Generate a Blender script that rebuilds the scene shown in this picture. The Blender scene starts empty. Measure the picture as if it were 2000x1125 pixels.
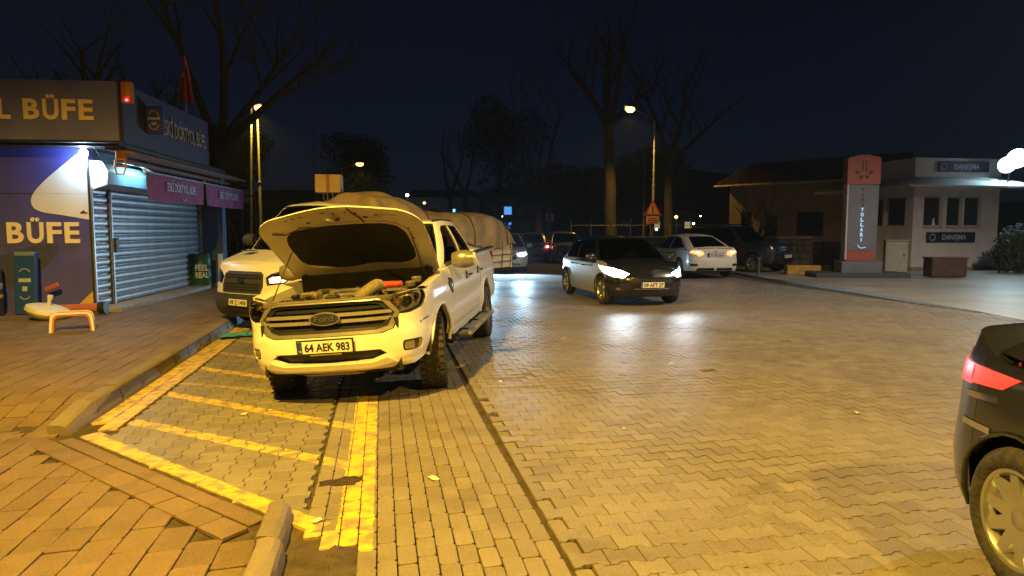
import bpy, bmesh, math, random
from mathutils import noise as mnoise
from mathutils import Vector, Matrix
from mathutils.geometry import tessellate_polygon
random.seed(7)
PI = math.pi
scene = bpy.context.scene
COL = scene.collection

# ------------------------------------------------------------------ camera
cam_d = bpy.data.cameras.new('camera'); cam = bpy.data.objects.new('camera', cam_d); COL.objects.link(cam)
cam.location = (0, 0, 1.63); cam.rotation_euler = (PI / 2 - 0.086, 0, 0)
cam_d.sensor_width = 36.0; cam_d.lens = 36.0 * 1340 / 2000; cam_d.clip_end = 2000; cam_d.clip_start = 0.05
scene.camera = cam
# ------------------------------------------------------------------ night sky
w = bpy.data.worlds.new('World'); scene.world = w; w.use_nodes = True
wn = w.node_tree.nodes; wl = w.node_tree.links
bgn = wn['Background']
sky = wn.new('ShaderNodeTexSky'); sky.sky_type = 'NISHITA'; sky.sun_disc = False
sky.sun_elevation = math.radians(24); sky.sun_rotation = math.radians(150); sky.altitude = 300; sky.ozone_density = 6
tint = wn.new('ShaderNodeMix'); tint.data_type = 'RGBA'; tint.blend_type = 'MULTIPLY'; tint.inputs[0].default_value = 1
tint.inputs[7].default_value = (0.5, 0.5, 0.8, 1)
wl.new(sky.outputs[0], tint.inputs[6]); wl.new(tint.outputs[2], bgn.inputs[0])
bgn.inputs[1].default_value = 0.0022
# ------------------------------------------------------------------ view
scene.render.engine = 'CYCLES'
scene.view_settings.view_transform = 'Standard'; scene.view_settings.look = 'None'
scene.view_settings.exposure = 0; scene.view_settings.gamma = 1
scene.cycles.use_denoising = True
scene.cycles.max_bounces = 6; scene.cycles.diffuse_bounces = 3; scene.cycles.glossy_bounces = 3
scene.cycles.transmission_bounces = 4; scene.cycles.transparent_max_bounces = 8
scene.cycles.sample_clamp_indirect = 6; scene.cycles.caustics_reflective = False; scene.cycles.caustics_refractive = False

SODIUM = (1.0, 0.58, 0.065)
COOL = (0.45, 0.78, 1.0)

# ------------------------------------------------------------------ street frame
TH = math.radians(-10.6); ST, CT = math.sin(TH), math.cos(TH)
RZ = -TH
def W(s, t):            # lateral s (right +), along t (away +)  ->  world x, y
    return (s * CT + t * ST, -s * ST + t * CT)
def S(x, y):
    return (x * CT - y * ST, x * ST + y * CT)
def gz(s):              # road surface falls towards the left kerb
    return 0.0 if s > .5 else -.05 * (.5 - max(s, -2.7))
def side_z(t):          # pavement height: raised behind the kerb, ramping down to the dropped corner
    a = min(1, max(0, (t - 6.55) / 1.1)); a = a * a * (3 - 2 * a)
    return -.16 + .15 * a

# ------------------------------------------------------------------ mesh helpers
def frame(loc=(0, 0, 0), rot=(0, 0, 0)):
    from mathutils import Euler
    return Matrix.Translation(loc) @ Euler(rot).to_matrix().to_4x4()
class MB:
    def __init__(s): s.v = []; s.f = []
    def add(s, vs, fs, m=None):
        o = len(s.v)
        s.v += [tuple(m @ Vector(p)) for p in vs] if m is not None else [tuple(p) for p in vs]
        s.f += [tuple(i + o for i in f) for f in fs]
        return s
    def box(s, c, d, m=None, bev=0):
        x, y, z = d[0] / 2, d[1] / 2, d[2] / 2
        if bev:
            b = min(bev, x * .9, y * .9, z * .9); vs = []; fs = []
            for sx in (-1, 1):
                for sy in (-1, 1):
                    for sz in (-1, 1):
                        vs += [(c[0] + sx * (x - b), c[1] + sy * (y - b), c[2] + sz * z), (c[0] + sx * (x - b), c[1] + sy * y, c[2] + sz * (z - b)), (c[0] + sx * x, c[1] + sy * (y - b), c[2] + sz * (z - b))]
            bm = bmesh.new(); bv = [bm.verts.new(p) for p in vs]
            bmesh.ops.convex_hull(bm, input=bv); bmesh.ops.dissolve_limit(bm, angle_limit=.02, verts=bm.verts, edges=bm.edges)
            bm.verts.index_update()
            s.add([v.co[:] for v in bm.verts], [[v.index for v in f.verts] for f in bm.faces], m); bm.free(); return s
        vs = [(c[0] + a * x, c[1] + b * y, c[2] + e * z) for a in (-1, 1) for b in (-1, 1) for e in (-1, 1)]
        return s.add(vs, [(0, 1, 3, 2), (4, 6, 7, 5), (0, 4, 5, 1), (2, 3, 7, 6), (0, 2, 6, 4), (1, 5, 7, 3)], m)
    def tube(s, pts, r, n=8, m=None, caps=True):
        pts = [Vector(p) for p in pts]; k = len(pts)
        rs = r if isinstance(r, (list, tuple)) else [r] * k
        vs = []; fs = []; prev = None
        for i, p in enumerate(pts):
            d = (pts[min(i + 1, k - 1)] - pts[max(i - 1, 0)])
            d = d.normalized() if d.length > 1e-9 else Vector((0, 0, 1))
            if prev is None:
                a = d.orthogonal().normalized()
            else:
                a = (prev - d * prev.dot(d)); a = a.normalized() if a.length > 1e-6 else d.orthogonal().normalized()
            prev = a; b = d.cross(a)
            for j in range(n):
                q = 2 * PI * j / n
                vs.append(p + (a * math.cos(q) + b * math.sin(q)) * rs[i])
        for i in range(k - 1):
            for j in range(n):
                j2 = (j + 1) % n
                fs.append((i * n + j, i * n + j2, (i + 1) * n + j2, (i + 1) * n + j))
        if caps: fs += [tuple(range(n))[::-1], tuple(range((k - 1) * n, k * n))]
        return s.add(vs, fs, m)
    def lathe(s, prof, n=24, m=None, closed=False, caps=True):       # prof (r, h) about local z
        vs = []; fs = []; k = len(prof)
        for r, h in prof:
            for j in range(n):
                q = 2 * PI * j / n; vs.append((r * math.cos(q), r * math.sin(q), h))
        for i in range(k if closed else k - 1):
            i2 = (i + 1) % k
            for j in range(n):
                j2 = (j + 1) % n; fs.append((i * n + j, i * n + j2, i2 * n + j2, i2 * n + j))
        if not closed and caps:
            if prof[0][0] > 1e-4: fs.append(tuple(range(n))[::-1])
            if prof[-1][0] > 1e-4: fs.append(tuple(range((k - 1) * n, k * n)))
        return s.add(vs, fs, m)
    def prism(s, poly, z0, z1, m=None):                    # poly in local xy, extruded along z
        k = len(poly)
        tri = tessellate_polygon([[Vector((p[0], p[1], 0)) for p in poly]])
        vs = [(p[0], p[1], z1) for p in poly] + [(p[0], p[1], z0) for p in poly]
        area = sum(poly[i][0] * poly[(i + 1) % k][1] - poly[(i + 1) % k][0] * poly[i][1] for i in range(k))
        fs = []
        for a, b, c in tri:
            pa, pb, pc = poly[a], poly[b], poly[c]
            if (pb[0] - pa[0]) * (pc[1] - pa[1]) - (pb[1] - pa[1]) * (pc[0] - pa[0]) < 0: a, c = c, a
            fs += [(a, b, c), (a + k, c + k, b + k)]
        for i in range(k):
            j = (i + 1) % k
            fs.append((i, i + k, j + k, j) if area > 0 else (j, j + k, i + k, i))
        return s.add(vs, fs, m)
    def grid(s, fn, nu, nv, m=None):
        vs = [fn(i / nu, j / nv) for i in range(nu + 1) for j in range(nv + 1)]
        fs = [(i * (nv + 1) + j, (i + 1) * (nv + 1) + j, (i + 1) * (nv + 1) + j + 1, i * (nv + 1) + j + 1) for i in range(nu) for j in range(nv)]
        return s.add(vs, fs, m)
    def mesh(s, name, smooth=35, fix=True):
        me = bpy.data.meshes.new(name); me.from_pydata(s.v, [], s.f)
        finish_mesh(me, smooth, fix); return me
    def build(s, name, mat, parent=None, smooth=35, fix=True):
        return link(name, s.mesh(name, smooth, fix), mat, parent)
def finish_mesh(me, smooth=35, fix=True):
    bm = bmesh.new(); bm.from_mesh(me)
    if fix:
        bmesh.ops.remove_doubles(bm, verts=bm.verts, dist=1e-5)
        bmesh.ops.recalc_face_normals(bm, faces=bm.faces)
    if smooth:
        lim = math.radians(smooth)
        for f in bm.faces: f.smooth = True
        for e in bm.edges:
            e.smooth = len(e.link_faces) == 2 and e.calc_face_angle(9) < lim
    bm.to_mesh(me); bm.free(); me.update()
def link(name, me, mat=None, parent=None):
    o = bpy.data.objects.new(name, me); COL.objects.link(o)
    if mat is not None and not me.materials: me.materials.append(mat)
    if parent is not None: o.parent = parent
    return o
def tag(o, label, cat=None, group=None, kind=None):
    o['label'] = label
    if cat: o['category'] = cat
    if group: o['group'] = group
    if kind: o['kind'] = kind
    return o
def thing(name, label, cat, loc=(0, 0, 0), rz=0, group=None):
    o = bpy.data.objects.new(name, None); COL.objects.link(o); o.empty_display_size = .2
    o.location = loc; o.rotation_euler = (0, 0, rz)
    return tag(o, label, cat, group)
def struct(o, label):
    o['kind'] = 'structure'; o['label'] = label; return o
def lamp(kind, name, loc, energy, color, parent=None, **k):
    d = bpy.data.lights.new(name, kind); d.energy = energy; d.color = color
    for a, b in k.items():
        if a != 'rot': setattr(d, a, b)
    o = bpy.data.objects.new(name, d); COL.objects.link(o); o.location = loc
    if 'rot' in k: o.rotation_euler = k['rot']
    if parent is not None: o.parent = parent
    return o
def aim(d):             # euler so that local -z points along d
    return Vector(d).to_track_quat('-Z', 'Y').to_euler()
def text_mesh(body, height, extrude=.0, bold=0.0, align='CENTER', width=None, spacing=1.0):
    c = bpy.data.curves.new('txt', 'FONT'); c.body = body; c.size = 1; c.offset = bold; c.extrude = 0
    c.align_x = align; c.space_character = spacing; c.resolution_u = 3
    o = bpy.data.objects.new('txt', c); COL.objects.link(o)
    dg = bpy.context.evaluated_depsgraph_get(); dg.update()
    me = bpy.data.meshes.new_from_object(o.evaluated_get(dg)); bpy.data.objects.remove(o); bpy.data.curves.remove(c)
    vs = [v.co.copy() for v in me.vertices]
    k = height / .73                         # cap height of the built-in face
    if width:
        x0 = min(v.x for v in vs); x1 = max(v.x for v in vs); kx = width / (x1 - x0)
    else: kx = k
    bm = bmesh.new(); bm.from_mesh(me)
    for v in bm.verts: v.co = (v.co.x * kx, v.co.y * k, 0)
    if extrude:
        r = bmesh.ops.extrude_face_region(bm, geom=bm.faces[:])
        for v in [g for g in r['geom'] if isinstance(g, bmesh.types.BMVert)]: v.co.z += extrude
        bmesh.ops.recalc_face_normals(bm, faces=bm.faces)
    for f in bm.faces: f.smooth = False
    bm.to_mesh(me); bm.free(); return me
def lettering(name, body, height, m, mat, parent=None, **k):
    me = text_mesh(body, height, **k); o = link(name, me, mat, parent); o.matrix_local = m; return o
UP = Matrix(((1, 0, 0, 0), (0, 0, -1, 0), (0, 1, 0, 0), (0, 0, 0, 1)))     # xy text -> stands upright facing -y

# ------------------------------------------------------------------ materials
MATS = {}
def mat(name, color=(.5, .5, .5), rough=.5, metal=0, emit=None, estr=0, noise=.12, nscale=6, bump=0, bscale=40, spec=.5, coat=0, alpha=1, trans=0, dirt=None):
    if name in MATS: return MATS[name]
    m = bpy.data.materials.new(name); m.use_nodes = True; n = m.node_tree.nodes; l = m.node_tree.links
    b = n['Principled BSDF']
    b.inputs['Roughness'].default_value = rough; b.inputs['Metallic'].default_value = metal
    b.inputs['Specular IOR Level'].default_value = spec; b.inputs['Coat Weight'].default_value = coat; b.inputs['Coat Roughness'].default_value = .08
    b.inputs['Alpha'].default_value = alpha; b.inputs['Transmission Weight'].default_value = trans
    if emit: b.inputs['Emission Color'].default_value = (*emit, 1); b.inputs['Emission Strength'].default_value = estr
    tc = n.new('ShaderNodeTexCoord')
    nz = n.new('ShaderNodeTexNoise'); nz.inputs['Scale'].default_value = nscale; nz.inputs['Detail'].default_value = 5
    l.new(tc.outputs['Object'], nz.inputs['Vector'])
    mx = n.new('ShaderNodeMix'); mx.data_type = 'RGBA'
    d = dirt or tuple(c * (1 - noise * 2) for c in color)
    mr = n.new('ShaderNodeMapRange'); mr.inputs[1].default_value = .35; mr.inputs[2].default_value = .75
    mr.inputs[3].default_value = 0; mr.inputs[4].default_value = 1 if not dirt else noise * 4
    l.new(nz.outputs['Fac'], mr.inputs[0]); l.new(mr.outputs[0], mx.inputs[0])
    mx.inputs[6].default_value = (*color, 1); mx.inputs[7].default_value = (*d, 1)
    l.new(mx.outputs[2], b.inputs['Base Color'])
    if bump:
        nb = n.new('ShaderNodeTexNoise'); nb.inputs['Scale'].default_value = bscale; nb.inputs['Detail'].default_value = 4
        l.new(tc.outputs['Object'], nb.inputs['Vector'])
        bp = n.new('ShaderNodeBump'); bp.inputs['Strength'].default_value = bump; bp.inputs['Distance'].default_value = .02
        l.new(nb.outputs['Fac'], bp.inputs['Height']); l.new(bp.outputs[0], b.inputs['Normal'])
    MATS[name] = m; return m
def glass(name, tint=(.02, .025, .03), alpha=.55, rough=.03):
    if name in MATS: return MATS[name]
    m = bpy.data.materials.new(name); m.use_nodes = True; n = m.node_tree.nodes; l = m.node_tree.links
    out = n['Material Output']; n.remove(n['Principled BSDF'])
    tr = n.new('ShaderNodeBsdfTransparent'); tr.inputs[0].default_value = (*[1 - alpha + t * alpha for t in tint], 1)
    gl = n.new('ShaderNodeBsdfGlossy'); gl.inputs['Roughness'].default_value = rough
    fr = n.new('ShaderNodeFresnel'); fr.inputs[0].default_value = 1.5
    mx = n.new('ShaderNodeMixShader'); l.new(fr.outputs[0], mx.inputs[0]); l.new(tr.outputs[0], mx.inputs[1]); l.new(gl.outputs[0], mx.inputs[2])
    l.new(mx.outputs[0], out.inputs[0]); MATS[name] = m; return m
def emis(name, color, strength):
    return mat(name, tuple(.05 + .6 * c ** 2 for c in color), .35, emit=color, estr=strength, noise=0)

def paving_mat(name, base, dark, rough=.42, lines=(), paint=(.6, .43, .06), bumps=.35):
    """concrete block: per-piece tone, grain, grime; `lines` = worn yellow paint strokes in the street's ground plan"""
    m = bpy.data.materials.new(name); m.use_nodes = True; n = m.node_tree.nodes; l = m.node_tree.links
    b = n['Principled BSDF']; b.inputs['Specular IOR Level'].default_value = .27
    geo = n.new('ShaderNodeNewGeometry'); oi = n.new('ShaderNodeObjectInfo'); at = n.new('ShaderNodeAttribute'); at.attribute_name = 'tone'
    def math_(op, a, c=None, clamp=False):
        k = n.new('ShaderNodeMath'); k.operation = op; k.use_clamp = clamp
        for i, q in enumerate((a, c)):
            if q is None: continue
            if isinstance(q, (int, float)): k.inputs[i].default_value = q
            else: l.new(q, k.inputs[i])
        return k.outputs[0]
    def noise(scale, det=5, vec=None):
        k = n.new('ShaderNodeTexNoise'); k.inputs['Scale'].default_value = scale; k.inputs['Detail'].default_value = det
        l.new(vec or geo.outputs['Position'], k.inputs['Vector']); return k.outputs['Fac']
    tone = math_('FRACT', math_('ADD', oi.outputs['Random'], at.outputs['Fac']))
    big = noise(.55, 4); mid = noise(7, 6); fine = noise(90, 3)
    fac = math_('ADD', math_('MULTIPLY', tone, .3), math_('ADD', math_('MULTIPLY', big, .55), math_('MULTIPLY', mid, .4)))
    fac = math_('ADD', math_('SUBTRACT', fac, .12), math_('MULTIPLY', math_('SUBTRACT', fine, .5), 1.1), True)
    mx = n.new('ShaderNodeMix'); mx.data_type = 'RGBA'; l.new(fac, mx.inputs[0])
    mx.inputs[6].default_value = (*dark, 1); mx.inputs[7].default_value = (*base, 1)
    st_ = n.new('ShaderNodeMapRange'); st_.inputs[1].default_value = .56; st_.inputs[2].default_value = .72; st_.inputs[3].default_value = 0; st_.inputs[4].default_value = .38
    l.new(noise(1.7, 7), st_.inputs[0])
    sm = n.new('ShaderNodeMix'); sm.data_type = 'RGBA'; l.new(st_.outputs[0], sm.inputs[0]); l.new(mx.outputs[2], sm.inputs[6]); sm.inputs[7].default_value = (*[c * .6 for c in dark], 1)
    col = sm.outputs[2]
    if lines:
        sx = n.new('ShaderNodeSeparateXYZ'); l.new(geo.outputs['Position'], sx.inputs[0]); X, Y = sx.outputs[0], sx.outputs[1]
        wob = math_('MULTIPLY', math_('SUBTRACT', noise(14, 3), .5), .035)
        mask = None
        for (s0, t0), (s1, t1), wd, st in lines:
            x0, y0 = W(s0, t0); x1, y1 = W(s1, t1); L = math.hypot(x1 - x0, y1 - y0); ux, uy = (x1 - x0) / L, (y1 - y0) / L
            al = math_('ADD', math_('ADD', math_('MULTIPLY', X, ux), math_('MULTIPLY', Y, uy)), -(x0 * ux + y0 * uy))
            ac = math_('ADD', math_('ADD', math_('MULTIPLY', X, -uy), math_('MULTIPLY', Y, ux)), x0 * uy - y0 * ux)
            a = math_('LESS_THAN', math_('ABSOLUTE', math_('ADD', ac, wob)), wd / 2)
            c = math_('LESS_THAN', math_('ABSOLUTE', math_('ADD', math_('SUBTRACT', al, L / 2), wob)), L / 2)
            k = math_('MULTIPLY', math_('MULTIPLY', a, c), st)
            mask = k if mask is None else math_('MAXIMUM', mask, k)
        wear = n.new('ShaderNodeMapRange'); wear.inputs[1].default_value = .36; wear.inputs[2].default_value = .58
        wear.inputs[3].default_value = .15; wear.inputs[4].default_value = 1; l.new(noise(11, 8), wear.inputs[0])
        mk = math_('MULTIPLY', mask, wear.outputs[0], True)
        m2 = n.new('ShaderNodeMix'); m2.data_type = 'RGBA'; l.new(mk, m2.inputs[0]); l.new(col, m2.inputs[6]); m2.inputs[7].default_value = (*paint, 1)
        col = m2.outputs[2]
    l.new(col, b.inputs['Base Color'])
    rr = n.new('ShaderNodeMapRange'); rr.inputs[3].default_value = rough - .1; rr.inputs[4].default_value = rough + .18; l.new(mid, rr.inputs[0]); l.new(rr.outputs[0], b.inputs['Roughness'])
    bp = n.new('ShaderNodeBump'); bp.inputs['Strength'].default_value = bumps; bp.inputs['Distance'].default_value = .006
    l.new(math_('ADD', math_('MULTIPLY', fine, .5), mid), bp.inputs['Height']); l.new(bp.outputs[0], b.inputs['Normal'])
    MATS[name] = m; return m
# ================================================================== GROUND AND PAVING
HATCH = [((-2.5, 6.35), (-2.5, 14.5), .34, 1), ((-2.62, 6.38), (-.42, 3.82), .26, 1), ((-.18, 3.5), (-.18, 15), .2, 1),
         ((-2.4, 6.83), (-.2, 4.8), .13, .9), ((-2.4, 7.92), (-.2, 5.75), .13, .9), ((-2.4, 9.3), (-.2, 7.1), .12, .8),
         ((-2.4, 8.42), (-1.0, 7.35), .08, .55), ((-2.4, 10.4), (-.2, 8.2), .12, .7), ((-2.4, 11.5), (-.2, 9.3), .12, .6), ((-.5, 3.72), (-.1, 3.66), .22, .8)]
M_JOINT = mat('joint_soil', (.075, .055, .036), .9, noise=.3, nscale=9, bump=.6, bscale=60)
M_BAY = paving_mat('bay_block', (.26, .235, .2), (.105, .095, .078), .46, HATCH)
M_STRIP = paving_mat('strip_brick', (.27, .24, .2), (.12, .105, .085), .5, HATCH)
M_ROAD = paving_mat('road_block', (.28, .255, .225), (.115, .1, .085), .47)
M_WALK = paving_mat('walk_brick', (.235, .172, .115), (.085, .062, .042), .6)
M_KERB = paving_mat('kerb_stone', (.25, .215, .175), (.11, .09, .07), .6)
M_CONC = mat('apron_concrete', (.34, .33, .31), .45, noise=.25, nscale=.5, bump=.2, bscale=30)

def sheet(name, pts_s, ts, zf, m, dz):
    b = MB(); n = len(ts)
    for s in pts_s:
        for t in ts:
            x, y = W(s, t); b.v.append((x, y, zf(s, t) + dz))
    for i in range(len(pts_s) - 1):
        for j in range(n - 1): b.f.append((i * n + j, (i + 1) * n + j, (i + 1) * n + j + 1, i * n + j + 1))
    return b.build(name, m, smooth=0, fix=False)
M_GROUND = mat('far_ground', (.10, .09, .075), .8, noise=.3, nscale=.3, bump=.4, bscale=5)
struct(sheet('ground', [-300, -30, -2.7, .5, 30, 300], [-20, 0, 40, 120, 320], lambda s, t: gz(s), M_GROUND, -.06), 'dark open ground reaching to the far trees')
road = struct(sheet('road', [.86, 3, 6, 11.4], [-6, 0, 10, 20, 30, 46, 90], lambda s, t: gz(s), M_JOINT, -.02), 'block paved road sweeping past the parked pickup')
bay = struct(sheet('parking_bay', [-2.7, -1.6, -.46], [1.5, 6, 12, 26], lambda s, t: gz(s), M_JOINT, -.022), 'hatched parking bay with worn yellow lines by the kerb')
strip = struct(sheet('gutter_strip', [-.46, .5, .86], [1.5, 6, 12, 26], lambda s, t: gz(s), M_JOINT, -.021), 'strip of small rectangular bricks running beside the parking bay')
walk = struct(sheet('pavement', [-14, -2.72], [6.6, 6.9, 7.2, 7.5, 7.8, 12, 30], lambda s, t: side_z(t), M_JOINT, -.012), 'brick pavement in front of the kiosk')
fore = struct(sheet('pavement_corner', [-7, -2.7, -.62], [1.2, 4, 6.62], lambda s, t: gz(s), M_JOINT, -.0145), 'dropped corner of the brick pavement nearest the viewer')

def h_poly(L, b, g=.0028, d=.0115):
    e, q = L / 2, b / 2; p = L * .1875; r = L * .3125
    top = [(-e + g, q + d - g), (-e + p + g * .5, q + d - g), (-e + r + g * .5, q - d - g), (e - r - g * .5, q - d - g), (e - p - g * .5, q + d - g), (e - g, q + d - g)]
    return top[::-1] + [(-x, -y) for x, y in top[::-1]]
def r_poly(L, b, g=.003):
    e, q = L / 2 - g, b / 2 - g; c = .012
    return [(e, q - c), (e - c, q), (-e + c, q), (-e, q - c), (-e, -q + c), (-e + c, -q), (e - c, -q), (e, -q + c)]
def block_data(poly, cham=.004, deep=.022, simple=False):
    if sum(poly[i][0] * poly[(i + 1) % len(poly)][1] - poly[(i + 1) % len(poly)][0] * poly[i][1] for i in range(len(poly))) < 0: poly = poly[::-1]
    k = len(poly); vs = []; fs = []
    if not simple:
        for x, y in poly:
            l = math.hypot(x, y); vs.append((x * (1 - cham / l), y * (1 - cham / l), 0))
    rings = [(-.0035 if not simple else 0), -deep]
    for z in rings: vs += [(x, y, z) for x, y in poly]
    fs.append(tuple(range(k)))
    nr = len(vs) // k
    for i in range(nr - 1):
        for j in range(k):
            a, b2 = i * k + j, i * k + (j + 1) % k
            fs.append((b2, a, a + k, b2 + k))
    return vs, fs
def lay(parent, name, poly, spots, m, label_stuff, keep=295, alt=None):
    """spots: (x, y, z, rot, tiltx, tilty). The `keep` nearest become pieces of their own, the rest one stuff part"""
    if parent is not walk:          # follow the cross fall of the bay
        def fall(q):
            x, y, z, r, a, b = q
            if -2.75 < S(x, y)[0] < .5:
                b -= .05 * (math.cos(r) * CT + math.sin(r) * -ST); a += .05 * (-math.sin(r) * CT + math.cos(r) * -ST)
            return x, y, z, r, a, b
        spots = [fall(q) for q in spots]
    spots.sort(key=lambda q: (q[0] ** 2 + q[1] ** 2))
    variants = []
    for v in range(3):
        vs, fs = block_data(poly)
        me = bpy.data.meshes.new(name); me.from_pydata([(x + random.uniform(-.0012, .0012), y + random.uniform(-.0012, .0012), z) for x, y, z in vs], [], fs)
        me.materials.append(m); variants.append(me)
    for i, (x, y, z, r, a, b) in enumerate(spots[:keep]):
        o = bpy.data.objects.new(name, variants[i % 3]); COL.objects.link(o); o.parent = parent
        o.location = (x, y, z); o.rotation_euler = (a, b, r)
    rest = spots[keep:]
    if rest:
        vs, fs = block_data(poly, simple=True); k = len(vs)
        V = []; F = []; tn = []
        for i, (x, y, z, r, a, b) in enumerate(rest):
            c, s = math.cos(r), math.sin(r); rd = random.random()
            V += [(x + p[0] * c - p[1] * s, y + p[0] * s + p[1] * c, z + p[2] - p[0] * b + p[1] * a) for p in vs]
            F += [tuple(q + i * k for q in f) for f in fs]; tn += [rd] * len(fs)
        me = bpy.data.meshes.new('distant_' + name); me.from_pydata(V, [], F)
        at = me.attributes.new('tone', 'FLOAT', 'FACE'); at.data.foreach_set('value', tn)
        me.materials.append(m); o = link('distant_' + name, me, None, parent); o['kind'] = 'stuff'; o['label'] = label_stuff
def seen(x, y, pad=1.2):
    if y < .6: return False
    return abs(x) < y * .78 + pad and y > 1.9
J = lambda a: random.uniform(-a, a)
def edge_front(s):      # t of the flush kerb that closes the bay towards the viewer
    return 6.38 + (s + 2.62) * (3.82 - 6.38) / 2.2
# road: H blocks, wavy joints running across the street
spots = []
for j in range(-1, 160):
    t = j * .142 + .3
    for i in range(0, 60):
        s = .97 + i * .186 + (.093 if j % 2 else 0)
        if s > 11.3: continue
        x, y = W(s, t)
        if not seen(x, y) or (t > 21): continue
        if random.random() < .0008: continue
        sink = .009 * math.sin(s * 2.1 + t * 1.7) * math.sin(t * .9 - s)
        spots.append((x, y, gz(s) + sink + J(.0014), RZ + J(.008), J(.008), J(.008)))
half = []
for j in range(-1, 160):
    t = j * .142 + .3
    if j % 2 == 0: continue
    x, y = W(.922, t)
    if not seen(x, y) or t > 21 or random.random() < .1: continue
    half.append((x, y, gz(.93) - .002 + J(.004), RZ + J(.05), J(.02), J(.02)))
lay(road, 'half_block', r_poly(.09, .14), half, M_ROAD, 'half blocks along the far edge of the road')
lay(road, 'paving_block', h_poly(.186, .142, d=.0105), spots, M_ROAD, 'road blocks too far off to pick apart')
# bay: the same block turned
spots = []
for i in range(-1, 16):
    s = -2.24 + i * .152
    if s > -.52 or s < -2.27: continue
    for j in range(0, 70):
        t = 3.6 + j * .2 + (.1 if i % 2 else 0)
        if t < edge_front(s) + .14: continue
        x, y = W(s, t)
        if t > 16: continue
        spots.append((x, y, gz(s) + J(.0016), RZ + PI / 2 + J(.006), J(.007), J(.007)))
lay(bay, 'paving_block', h_poly(.2, .152), spots, M_BAY, 'bay blocks lying behind the pickup')
# bay front edge: two courses of flat stones + flush kerb
fx = math.atan2(-2.56, 2.2)
spots = []; u = (math.cos(fx), math.sin(fx)); L = math.hypot(2.2, 2.56)
for i in range(int(L / .3)):
    a = (i + .5) * .3
    s, t = -2.62 + u[0] * a, 6.38 + u[1] * a
    spots.append((*W(s + .07, t + .06), gz(s) + .001 + J(.001), RZ + fx + J(.004), J(.005), J(.005)))
lay(bay, 'edge_stone', r_poly(.3, .17), spots, M_BAY, 'edge stones')
spots = []
for i in range(int(L / .5)):
    a = (i + .5) * .5
    s, t = -2.62 + u[0] * a, 6.38 + u[1] * a
    spots.append((*W(s - .075, t - .065), gz(s) + .001 + J(.001), RZ + fx + J(.004), J(.005), J(.005)))
lay(bay, 'flush_kerb', r_poly(.5, .12), spots, M_WALK, 'flush kerb stones')
# left line: two courses of long gutter stones along the kerb
for c, s in enumerate((-2.61, -2.44)):
    spots = []
    for j in range(20):
        t = 6.6 + j * .42 + c * .13
        if t < edge_front(s) + .25: continue
        spots.append((*W(s, t), gz(s) + J(.002), RZ + PI / 2 + J(.004), J(.005), J(.005)))
    lay(bay, 'gutter_stone', r_poly(.42, .168), spots, M_BAY, 'gutter stones')
# strip of bricks
spots = []
for i in range(13):
    s0 = -.41 + i * .1
    ph = random.random() * .2
    for j in range(0, 66):
        t = 2.2 + j * .205 + ph
        bend = .035 * math.sin(t * .55 + 1) * (i / 13)
        s = s0 + bend
        if s < -.36 and t < 3.7: continue
        x, y = W(s, t)
        if not seen(x, y, 2) or t > 15: continue
        if (-.42 < s < -.12) and 3.2 < t < 3.62: continue       # broken hollow by the kerb stones
        spots.append((x, y, gz(s) + J(.002), RZ + PI / 2 + J(.012), J(.01), J(.01)))
lay(strip, 'brick', r_poly(.205, .1), spots, M_STRIP, 'bricks lying behind the pickup')
# pavement bricks
spots = []
for i in range(0, 44):
    s = -2.98 - i * .2
    ph = random.random() * .3
    for j in range(0, 70):
        t = 6.75 + j * .3 + ph
        x, y = W(s, t)
        if not seen(x, y, .6) or t > 22: continue
        if x < -8.25 and y > 13.3 + 0: continue
        spots.append((x, y, side_z(t) + .004 + J(.003), RZ + PI / 2 + J(.012), J(.012), (side_z(t - .1) - side_z(t + .1)) * 5 + J(.01)))
lay(walk, 'brick', r_poly(.3, .2), spots, M_WALK, 'bricks of the far pavement')
# corner pavement: same bricks, bordered by a course laid along the flush kerb
spots = []
for i in range(0, 30):
    s = -.79 - i * .19
    ph = (i % 2) * .15 + J(.06)
    for j in range(0, 20):
        t = 1.5 + j * .3 + ph
        if t > 6.55 or t > edge_front(s) - .52: continue
        x, y = W(s, t)
        if not seen(x, y, .5): continue
        spots.append((x, y, gz(s) + .004 + J(.003), RZ + PI / 2 + J(.02), J(.012), J(.012)))
lay(fore, 'brick', r_poly(.3, .19, .0035), spots, M_WALK, 'bricks')
spots = []
for i in range(14):
    a = (i - .6) * .28
    s, t = -2.62 + u[0] * a, 6.38 + u[1] * a
    if s > -.7: continue
    spots.append((*W(s - .2, t - .17), gz(s) + .005 + J(.002), RZ + fx + J(.01), J(.01), J(.01)))
for i in range(9):
    s = -2.95 - i * .3
    spots.append((*W(s, 6.5), -.155 + J(.002), RZ + J(.01), J(.01), J(.01)))
lay(fore, 'border_brick', r_poly(.28, .17, .0035), spots, M_WALK, 'border bricks')
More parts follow.
